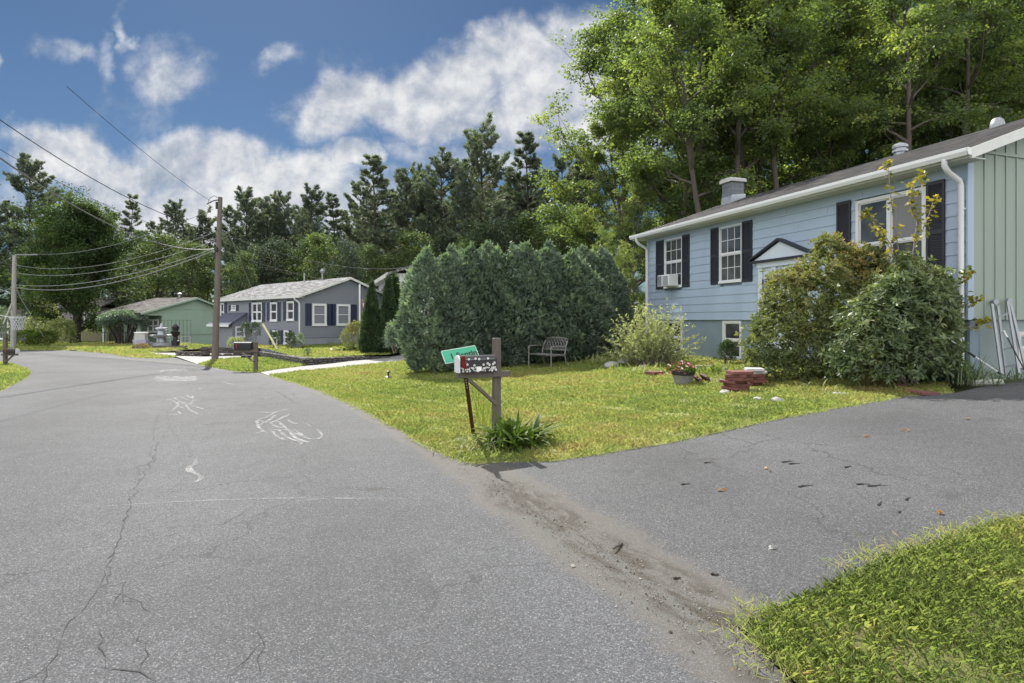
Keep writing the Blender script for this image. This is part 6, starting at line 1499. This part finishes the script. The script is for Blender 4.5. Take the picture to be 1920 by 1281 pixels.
def tree(kind, name, label, px, py_top, Z, wid=1.0, lm=None, wm=None, rz=0, group='trees of the wooded hillside', cat=None):
    p = pz(px, py_top, Z); b = h(p.x, p.y); s_ = (p.z-b)/top_of(kind)
    return plant(name, label, cat or ('pine' if 'pine' in name else 'tree'), kind[0], kind[1], lm, wm, (p.x, p.y, b), rz, (s_*wid, s_*wid, s_), group)
MAPLE = gen_deciduous(15, 16, .62, .11, 7.4, 30, 1, 10, 6, 40, .27, shape='round', tipr=.75)
tree(MAPLE, 'maple_tree', 'broad dark green maple with a thick trunk across the road at left', 140, 343, 54, .88, L_BIGM, BARKP, 1.0, group='broad trees by the road')
r_ = random.Random(77)
# (kind, px, top, Z, width, label)
FOREST = [
 ('W', 45, 287, 72, 1.0, 'tall open crowned pine rising behind the maple at far left'), ('W', -20, 330, 70, 1.1, 'pine cut by the left edge of the photo'), ('W', 95, 352, 80, 1.0, 'pine directly behind the maple crown'), ('W', -75, 300, 75, 1.0, 'pine outside the left edge casting shade'),
 ('S', 242, 366, 74, .75, 'narrow pointed pine just right of the maple'), ('W', 205, 392, 82, .9, 'short pine peeking between maple and pointed pine'), ('W', 322, 374, 78, 1.0, 'pine with a flat layered top left of the utility pole'), ('W', 372, 384, 80, .95, 'pine immediately left of the utility pole top'), ('W', 283, 415, 85, 1.0, 'low pine in the dip of the treeline'),
 ('W', 452, 349, 76, 1.05, 'dark pine immediately right of the utility pole'), ('W', 493, 358, 80, 1.0, 'second dark pine right of the utility pole'), ('W', 540, 361, 82, .95, 'dark pine over the left part of the grey roof'), ('W', 592, 346, 79, 1.05, 'blunt dark pine over the middle of the grey roof'), ('S', 630, 362, 84, .9, 'small pointed pine left of the big spruce'), ('W', 420, 390, 84, 1.0, 'pine behind the pole and its wires'),
 ('S', 703, 287, 68, 1.12, 'big dense spruce above the gable of the grey house'), ('W', 748, 303, 74, 1.0, 'pine leaning on the right flank of the big spruce'), ('W', 800, 312, 78, .9, 'lower pine in the gap right of the big spruce'), ('W', 838, 284, 70, 1.1, 'bushy pine left of the tallest pine'), ('W', 905, 224, 66, 1.05, 'tallest pine, spreading crown high above the hedge'), ('W', 868, 300, 76, 1.0, 'pine tucked against the left of the tallest pine'),
 ('S', 990, 243, 68, .95, 'second tallest pine with a pointed crown above the bench'), ('W', 948, 300, 74, 1.0, 'lower pine between the two tallest pines'), ('W', 1040, 290, 72, 1.0, 'pine right of the pointed one over the hedge end'), ('S', 1078, 262, 64, .85, 'pine half hidden by the edge of the leafy trees'), ('W', 1120, 280, 66, 1.0, 'pine mostly covered by the yellow green tree'),
 ('W', 662, 340, 86, 1.0, 'distant pine in the notch beside the big spruce'), ('W', 560, 385, 90, 1.1, 'distant pine over the vent of the grey roof')]
for k_, (px, py, lab) in enumerate([(470, 400, 'rear pine filling the gap right of the utility pole'), (520, 392, 'rear pine above the roof vents'), (570, 398, 'rear pine over the middle of the grey ridge'), (640, 392, 'rear pine under the notch of the treeline'), (690, 370, 'rear pine behind the big spruce'), (735, 372, 'rear pine above the slim cypresses'), (780, 352, 'rear pine above the white house'), (820, 350, 'rear pine over the left of the hedge'), (860, 352, 'rear pine over the second hedge bush'), (900, 330, 'rear pine behind the tallest pine'), (940, 345, 'rear pine behind the gap of the two tallest pines'), (985, 335, 'rear pine behind the pointed pine'), (1025, 340, 'rear pine over the bench'), (1060, 330, 'rear pine by the edge of the leafy wood'), (300, 440, 'rear pine behind the green house'), (250, 430, 'rear pine right of the maple'), (355, 425, 'rear pine left of the pole')]):
    FOREST.append(('W' if k_ % 3 else 'S', px+6, py, 88+(k_ % 4)*3, 1.15, lab))
for i, (k, px, py, Z, wd, lab) in enumerate(FOREST):
    kk = PINE_W[i % 3] if k == 'W' else PINE_S[i % 2]
    tree(kk, 'pine_tree', lab, px, py, Z, wd*1.0, L_PINE, BARKP, r_.uniform(0, 6.28), 'pines of the treeline')
MID = [(285, 428, 64, 1.15, 'P2', 'rounded pale green tree behind the green house roof'), (345, 448, 62, 1.0, 'M', 'yellow green tree left of the utility pole'), (232, 452, 68, 1.0, 'D', 'leafy tree in the gap right of the maple'), (385, 462, 66, .9, 'P2', 'bright tree close beside the utility pole'),
 (448, 466, 60, .8, 'M', 'bright leafy tree above the left end of the grey roof'), (505, 440, 66, 1.05, 'D', 'dark leafy tree behind the roof vents of the grey house'), (560, 440, 68, 1.0, 'D', 'dark leafy tree over the ridge of the grey house'), (612, 432, 64, 1.0, 'D', 'dark tree between grey house ridge and pale tree'), (655, 445, 58, .7, 'P', 'pale grey green round tree above the flag'), (710, 452, 60, .95, 'D', 'dark tree above the slim cypresses'),
 (765, 430, 62, 1.0, 'D', 'dark tree above the white house roof'), (825, 425, 64, 1.0, 'D', 'dark tree rising over the left of the hedge'), (873, 447, 36, .42, 'A', 'small orange tipped tree poking above the hedge'), (890, 410, 62, 1.0, 'D', 'shaded tree behind the middle of the hedge'), (950, 400, 60, 1.0, 'D', 'shaded tree below the pointed pine'), (1010, 390, 60, 1.0, 'D', 'shaded tree above the right half of the hedge'), (1065, 380, 56, 1.0, 'D', 'shaded tree at the right end of the hedge'),
 (30, 430, 78, 1.0, 'D', 'dark tree behind the far left pole'), (-40, 440, 76, 1.0, 'D', 'dark tree at the left border behind the hoop'), (85, 470, 70, 1.0, 'D', 'dark undergrowth tree behind the maple trunk'), (175, 480, 72, 1.0, 'D', 'leafy tree over the tan house roof'), (-90, 380, 64, 1.2, 'D', 'shade tree beyond the left border')]
LMT = {'P2': L_MID, 'M': L_MID, 'D': L_SHADE, 'P': L_MID, 'A': L_AUT}
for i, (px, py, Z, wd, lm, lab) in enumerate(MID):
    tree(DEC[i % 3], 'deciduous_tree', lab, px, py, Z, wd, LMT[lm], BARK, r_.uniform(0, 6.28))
LMT['D'] = L_DARK; LMT['M'] = L_MAPLE
# the tall wood behind the blue house
WOODS = [(0, 1300, -20, 33, 1.0, 'M', 'tall edge tree whose leaning trunk stands left of the chimney', 0.0), (1, 1190, -30, 37, .95, 'M', 'tall full tree forming the left edge of the wood against the clouds', 5.1), (1, 1165, 215, 36, .82, 'M', 'yellow green tree at the left edge of the wood, below the clouds', 1.0), (2, 1420, -60, 36, 1.0, 'M', 'tall forked tree rising behind the chimney', .4), (1, 1480, -40, 39, 1.0, 'M', 'broad leafed tree with a straight trunk right of the chimney', 2.2),
 (0, 1600, -70, 41, 1.0, 'M', 'tall forked tree behind the middle of the blue roof', 3.6), (2, 1690, -40, 34, .9, 'M', 'dark trunked tree behind the left roof vent', 1.5), (1, 1800, -80, 38, 1.0, 'M', 'tall bright tree behind the right end of the ridge', 4.0), (0, 1930, -60, 36, 1.0, 'M', 'tall tree at the right border of the photo', 5.0), (1, 1180, 300, 30, .62, 'M', 'low bright tree directly left of the blue house', 3.0), (2, 1280, 235, 35, .7, 'M', 'lower tree in front of the leaning trunk', 4.4),
 (1, 1560, 190, 32, .8, 'D', 'low dark blue green tree just behind the roof ridge', 1.2), (2, 1150, 420, 26, .55, 'D', 'dark bushy tree between hedge and blue house', 2.0), (1, 1290, -30, 52, 1.0, 'M', 'background tree seen through the leaning crown', 3.3), (2, 1440, 60, 55, 1.1, 'M', 'sunlit background tree right of the chimney', 1.9), (1, 1640, 50, 56, 1.1, 'M', 'sunlit background tree above the left roof vent', .7), (0, 1780, 60, 54, 1.1, 'M', 'sunlit background tree above the right roof vent', 2.9), (2, 1900, 90, 50, 1.0, 'M', 'sunlit background tree at the right border', .2), (1, 1350, 190, 50, .9, 'M', 'bright understorey tree behind the chimney', 5.5),
 (1, 1720, 170, 33, .7, 'M', 'low bright tree between the two roof vents', 4.9), (2, 1860, 140, 34, .8, 'D', 'low tree above the dome vent', .9), (1, 2030, -40, 33, 1.0, 'M', 'tree just beyond the right border', .9), (2, 2080, -20, 28, 1.0, 'D', 'tree beyond the right border shading the gable', 2.4)]
BIG.append(gen_deciduous(21, 22, .30, .46, 4.6, 15, 2, 6, 4, 44, .21, shape='round', lean=(-.16, .02), tipr=.46, flat=.4)); BIG.append(gen_deciduous(22, 22, .27, .5, 4.4, 15, 1, 6, 4, 44, .21, shape='round', lean=(.03, 0), tipr=.46, flat=.4))
WOODS += [(3, 1372, -90, 29.0, .9, 'M', 'dark bare trunked tree leaning left just behind the chimney', 0.0), (4, 1392, -120, 30.5, .9, 'M', 'straight grey trunk rising right beside the leaning one at the chimney', 2.0), (4, 1484, -90, 30.0, .85, 'D', 'straight dark trunk right of the chimney with foliage high up', 4.0), (4, 1672, -100, 27.5, .85, 'D', 'dark leaning trunk next to the left roof vent', 1.0), (4, 1640, -140, 40, .8, 'M', 'slender upright trunk high above the middle of the roof', 3.0), (4, 1800, -100, 31, .8, 'M', 'slender dark trunk between the two roof vents', 5.0)]
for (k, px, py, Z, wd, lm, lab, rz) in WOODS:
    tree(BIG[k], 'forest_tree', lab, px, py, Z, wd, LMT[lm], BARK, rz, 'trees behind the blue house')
# undergrowth beyond the houses: one mass nobody could count
rg = np.random.default_rng(90); n = 60000
x = rg.uniform(-75, 45, n); y = rg.uniform(58, 96, n); keep = (y > 64) | (x > -20); x, y = x[keep], y[keep]; n = len(x)
zz = H(x, y)+rg.beta(1.2, 2.5, n)*5*(.6+.4*np.sin(x*.35)*np.sin(y*.3+x*.2))
D = unit(rg.normal(size=(n, 3))+np.array([0, -.3, .3]))
u_ = link('undergrowth', leaf_mesh('undergrowth', rg, np.stack([x, y, zz], 1), D, .7*rg.uniform(.5, 1.3, n), .42, np.clip(rg.normal(.4, .18, n), 0, 1)), L_DARK); tag(u_, 'dark undergrowth filling the wood behind the houses', 'undergrowth', kind='stuff')
n = 26000; x = rg.uniform(11, 40, n); y = rg.uniform(25, 52, n); keep = (y-23.7)*.947-(x-12)*.321*-1 > 1.0; x, y = x[keep], y[keep]; n = len(x)
zz = H(x, y)+rg.beta(1.1, 2.4, n)*4.2
u_ = link('undergrowth', leaf_mesh('undergrowth', rg, np.stack([x, y, zz], 1), unit(rg.normal(size=(n, 3))), .34*rg.uniform(.5, 1.3, n), .24, np.clip(rg.normal(.5, .2, n), 0, 1)), L_MAPLE); tag(u_, 'leafy undergrowth behind the blue house', 'undergrowth', kind='stuff')
# ---------------------------------------------------------------- grass blades (stuff), denser and finer near the camera
def grass(name, label, poly, dens, L, W, seed, hf=None, off=.02, view=True, clump=.5, maxn=400000, tn=.5):
    rng = np.random.default_rng(seed); P = np.array(poly); (x0, y0), (x1, y1) = P.min(0), P.max(0)
    N = 0; xs = []; ys = []
    m = int((x1-x0)*(y1-y0)*dens(3.0 if y0 < 6 else max(y0, 6))); m = min(m, 3000000)
    x = rng.uniform(x0, x1, m); y = rng.uniform(y0, y1, m)
    k = in_poly(x, y, poly)
    if view: k &= (y > .6) & (np.abs(x) < y*1.15+2.5)
    x, y = x[k], y[k]; d0 = dens(3.0 if y0 < 6 else max(y0, 6))
    k = rng.uniform(0, 1, len(x)) < np.array(dens(np.maximum(y, 2)))/d0; x, y = x[k], y[k]
    patch = np.sin(x*3.7+y*2.9+seed)+np.sin(y*5.3-x*2.1)+np.sin(x*8.1+y*7.3); k = rng.uniform(0, 1, len(x)) < np.clip(.95+.28*patch, .25, 1); x, y = x[k], y[k]
    cl = np.sin(x*5.1+np.sin(y*3.3)*2)+np.sin(y*6.3+np.sin(x*4.1)*2); big = np.sin(x*1.1+seed)+np.sin(y*.9+x*.7)+.6*np.sin(x*2.3-y*1.9)
    n = len(x); sc = np.clip(np.maximum(y, 3)/4.5, .8, 5.0)**.75
    Ln = L*rng.uniform(.5, 1.35, n)*(1+.22*cl*clump)*np.clip(sc, 1, 2.2)**.4; Wn = W*sc*rng.uniform(.7, 1.3, n)
    a = rng.uniform(0, 6.28, n); lean = np.abs(rng.normal(.45, .35, n)); z = (hf or H)(x, y)+off-.006
    d = np.stack([np.cos(a)*lean, np.sin(a)*lean, np.ones(n)], 1); d = unit(d); s_ = np.stack([-np.sin(a), np.cos(a), np.zeros(n)], 1)
    b = np.stack([x, y, z], 1); mid = b+d*Ln[:, None]*.55; tip = mid+unit(d+np.stack([np.cos(a)*.7, np.sin(a)*.7, -.35*np.ones(n)], 1))*Ln[:, None]*.5
    V = np.stack([b-s_*Wn[:, None]*.5, b+s_*Wn[:, None]*.5, mid+s_*Wn[:, None]*.4, tip, mid-s_*Wn[:, None]*.4], 1).reshape(-1, 3)
    F5 = np.arange(5*n).reshape(n, 5)
    t = np.clip(tn+.10*cl+.10*big+rng.normal(0, .14, n), 0, 1)
    o = link(name, np_mesh(name, V, F5, np.repeat(t, 5)), L_GRASS); tag(o, label, 'grass', kind='stuff'); return n
GN = 0
GN += grass('grass', 'short yellow green blades covering the front lawn', lawn_poly, lambda y: 3200*np.clip(7/np.maximum(y, 4), .05, 1.3)**1.35, .050, .0050, 1, tn=.52)
GN += grass('grass', 'longer bright blades on the near corner verge', corner_poly, lambda y: 6500*np.clip(3.2/np.maximum(y, 2), .3, 1.2), .058, .0030, 2, tn=.56)
GN += grass('grass', 'blades on the rounded lawn corner across the road', left_poly, lambda y: 700*np.clip(14/y, .2, 1.2), .06, .009, 3, tn=.42)
GN += grass('grass', 'blades on the strip by the utility pole', pole_poly, lambda y: 600*np.clip(20/y, .2, 1.2), .07, .010, 4, tn=.48)
GN += grass('grass', 'blades on the raised lawn of the grey house', TX, lambda y: 420*np.clip(25/y, .2, 1.2), .08, .012, 5, hf=HT, off=0, tn=.52)
GN += grass('grass', 'blades on the island before the green house', gl_poly, lambda y: 260*np.clip(35/y, .2, 1.2), .09, .016, 6, hf=HG, off=0, tn=.52)
GN += grass('grass', 'blades on the lawn under the big tree', fl_poly, lambda y: 150*np.clip(40/y, .2, 1.2), .09, .02, 7, tn=.45)
print('grass blades', GN)
def fringe(label, poly_px, n, L, W, seed, tn=.45, jit=.06):
    rng = np.random.default_rng(seed); g = np.array([G2(*p) for p in poly_px]); seg = np.linalg.norm(np.diff(g, axis=0), axis=1); cum = np.concatenate([[0], np.cumsum(seg)])
    u = rng.uniform(0, cum[-1], n); k = np.clip(np.searchsorted(cum, u)-1, 0, len(seg)-1); t = (u-cum[k])/seg[k]
    q = g[k]+(g[k+1]-g[k])*t[:, None]; gate = np.sin(u*5)+np.sin(u*11.3+2)+np.sin(u*2.1); q = q[gate > -.9]; q = q+rng.normal(size=q.shape)*jit; n = len(q)
    P = np.column_stack([q, H(q[:, 0], q[:, 1])+.008]); a = rng.uniform(0, 6.28, n); D = unit(np.stack([np.cos(a), np.sin(a), rng.uniform(.15, 1.2, n)], 1))
    o = link('grass', leaf_mesh('grass', rng, P, D, L*rng.uniform(.5, 1.4, n), W, np.clip(rng.normal(tn, .2, n), 0, 1), .1), L_GRASS); tag(o, label, 'grass', kind='stuff')
fringe('ragged tufts spilling from the near verge onto the asphalt', [(1920, 978), (1790, 1014), (1640, 1064), (1540, 1112), (1470, 1142), (1395, 1180), (1480, 1281)], 2600, .075, .006, 11, .5, .09)
fringe('ragged lawn edge along the driveway', [(870, 868), (1040, 865), (1250, 832), (1440, 790), (1690, 745)], 2600, .055, .008, 12, .5, .05)
fringe('ragged lawn edge along the road', [(870, 868), (800, 838), (745, 806), (700, 780), (600, 733), (510, 706)], 2600, .06, .01, 13, .45, .05)

rg = np.random.default_rng(70); n = 1500; x = rg.uniform(1.3, 4.6, n); y = rg.uniform(1.6, 4.4, n); k = in_poly(x, y, corner_poly) & (np.sin(x*4)+np.sin(y*5+1)+np.sin(x*9+y*7) > .7); x, y = x[k], y[k]; n = len(x)
P = np.repeat(np.column_stack([x, y, H(x, y)+.03]), 3, 0); a = np.tile([0, 2.09, 4.19], n)+np.repeat(rg.uniform(0, 6, n), 3)
D = unit(np.stack([np.cos(a), np.sin(a), np.full(3*n, .15)], 1))
o = link('clover', leaf_mesh('clover', rg, P, D, .018*rg.uniform(.7, 1.4, 3*n), .015, np.clip(rg.normal(.45, .2, 3*n), 0, 1), .1, up=np.array([0, 0, 1.0])), L_HOSTA); tag(o, 'small clover leaves mixed into the near verge', 'clover', kind='stuff')
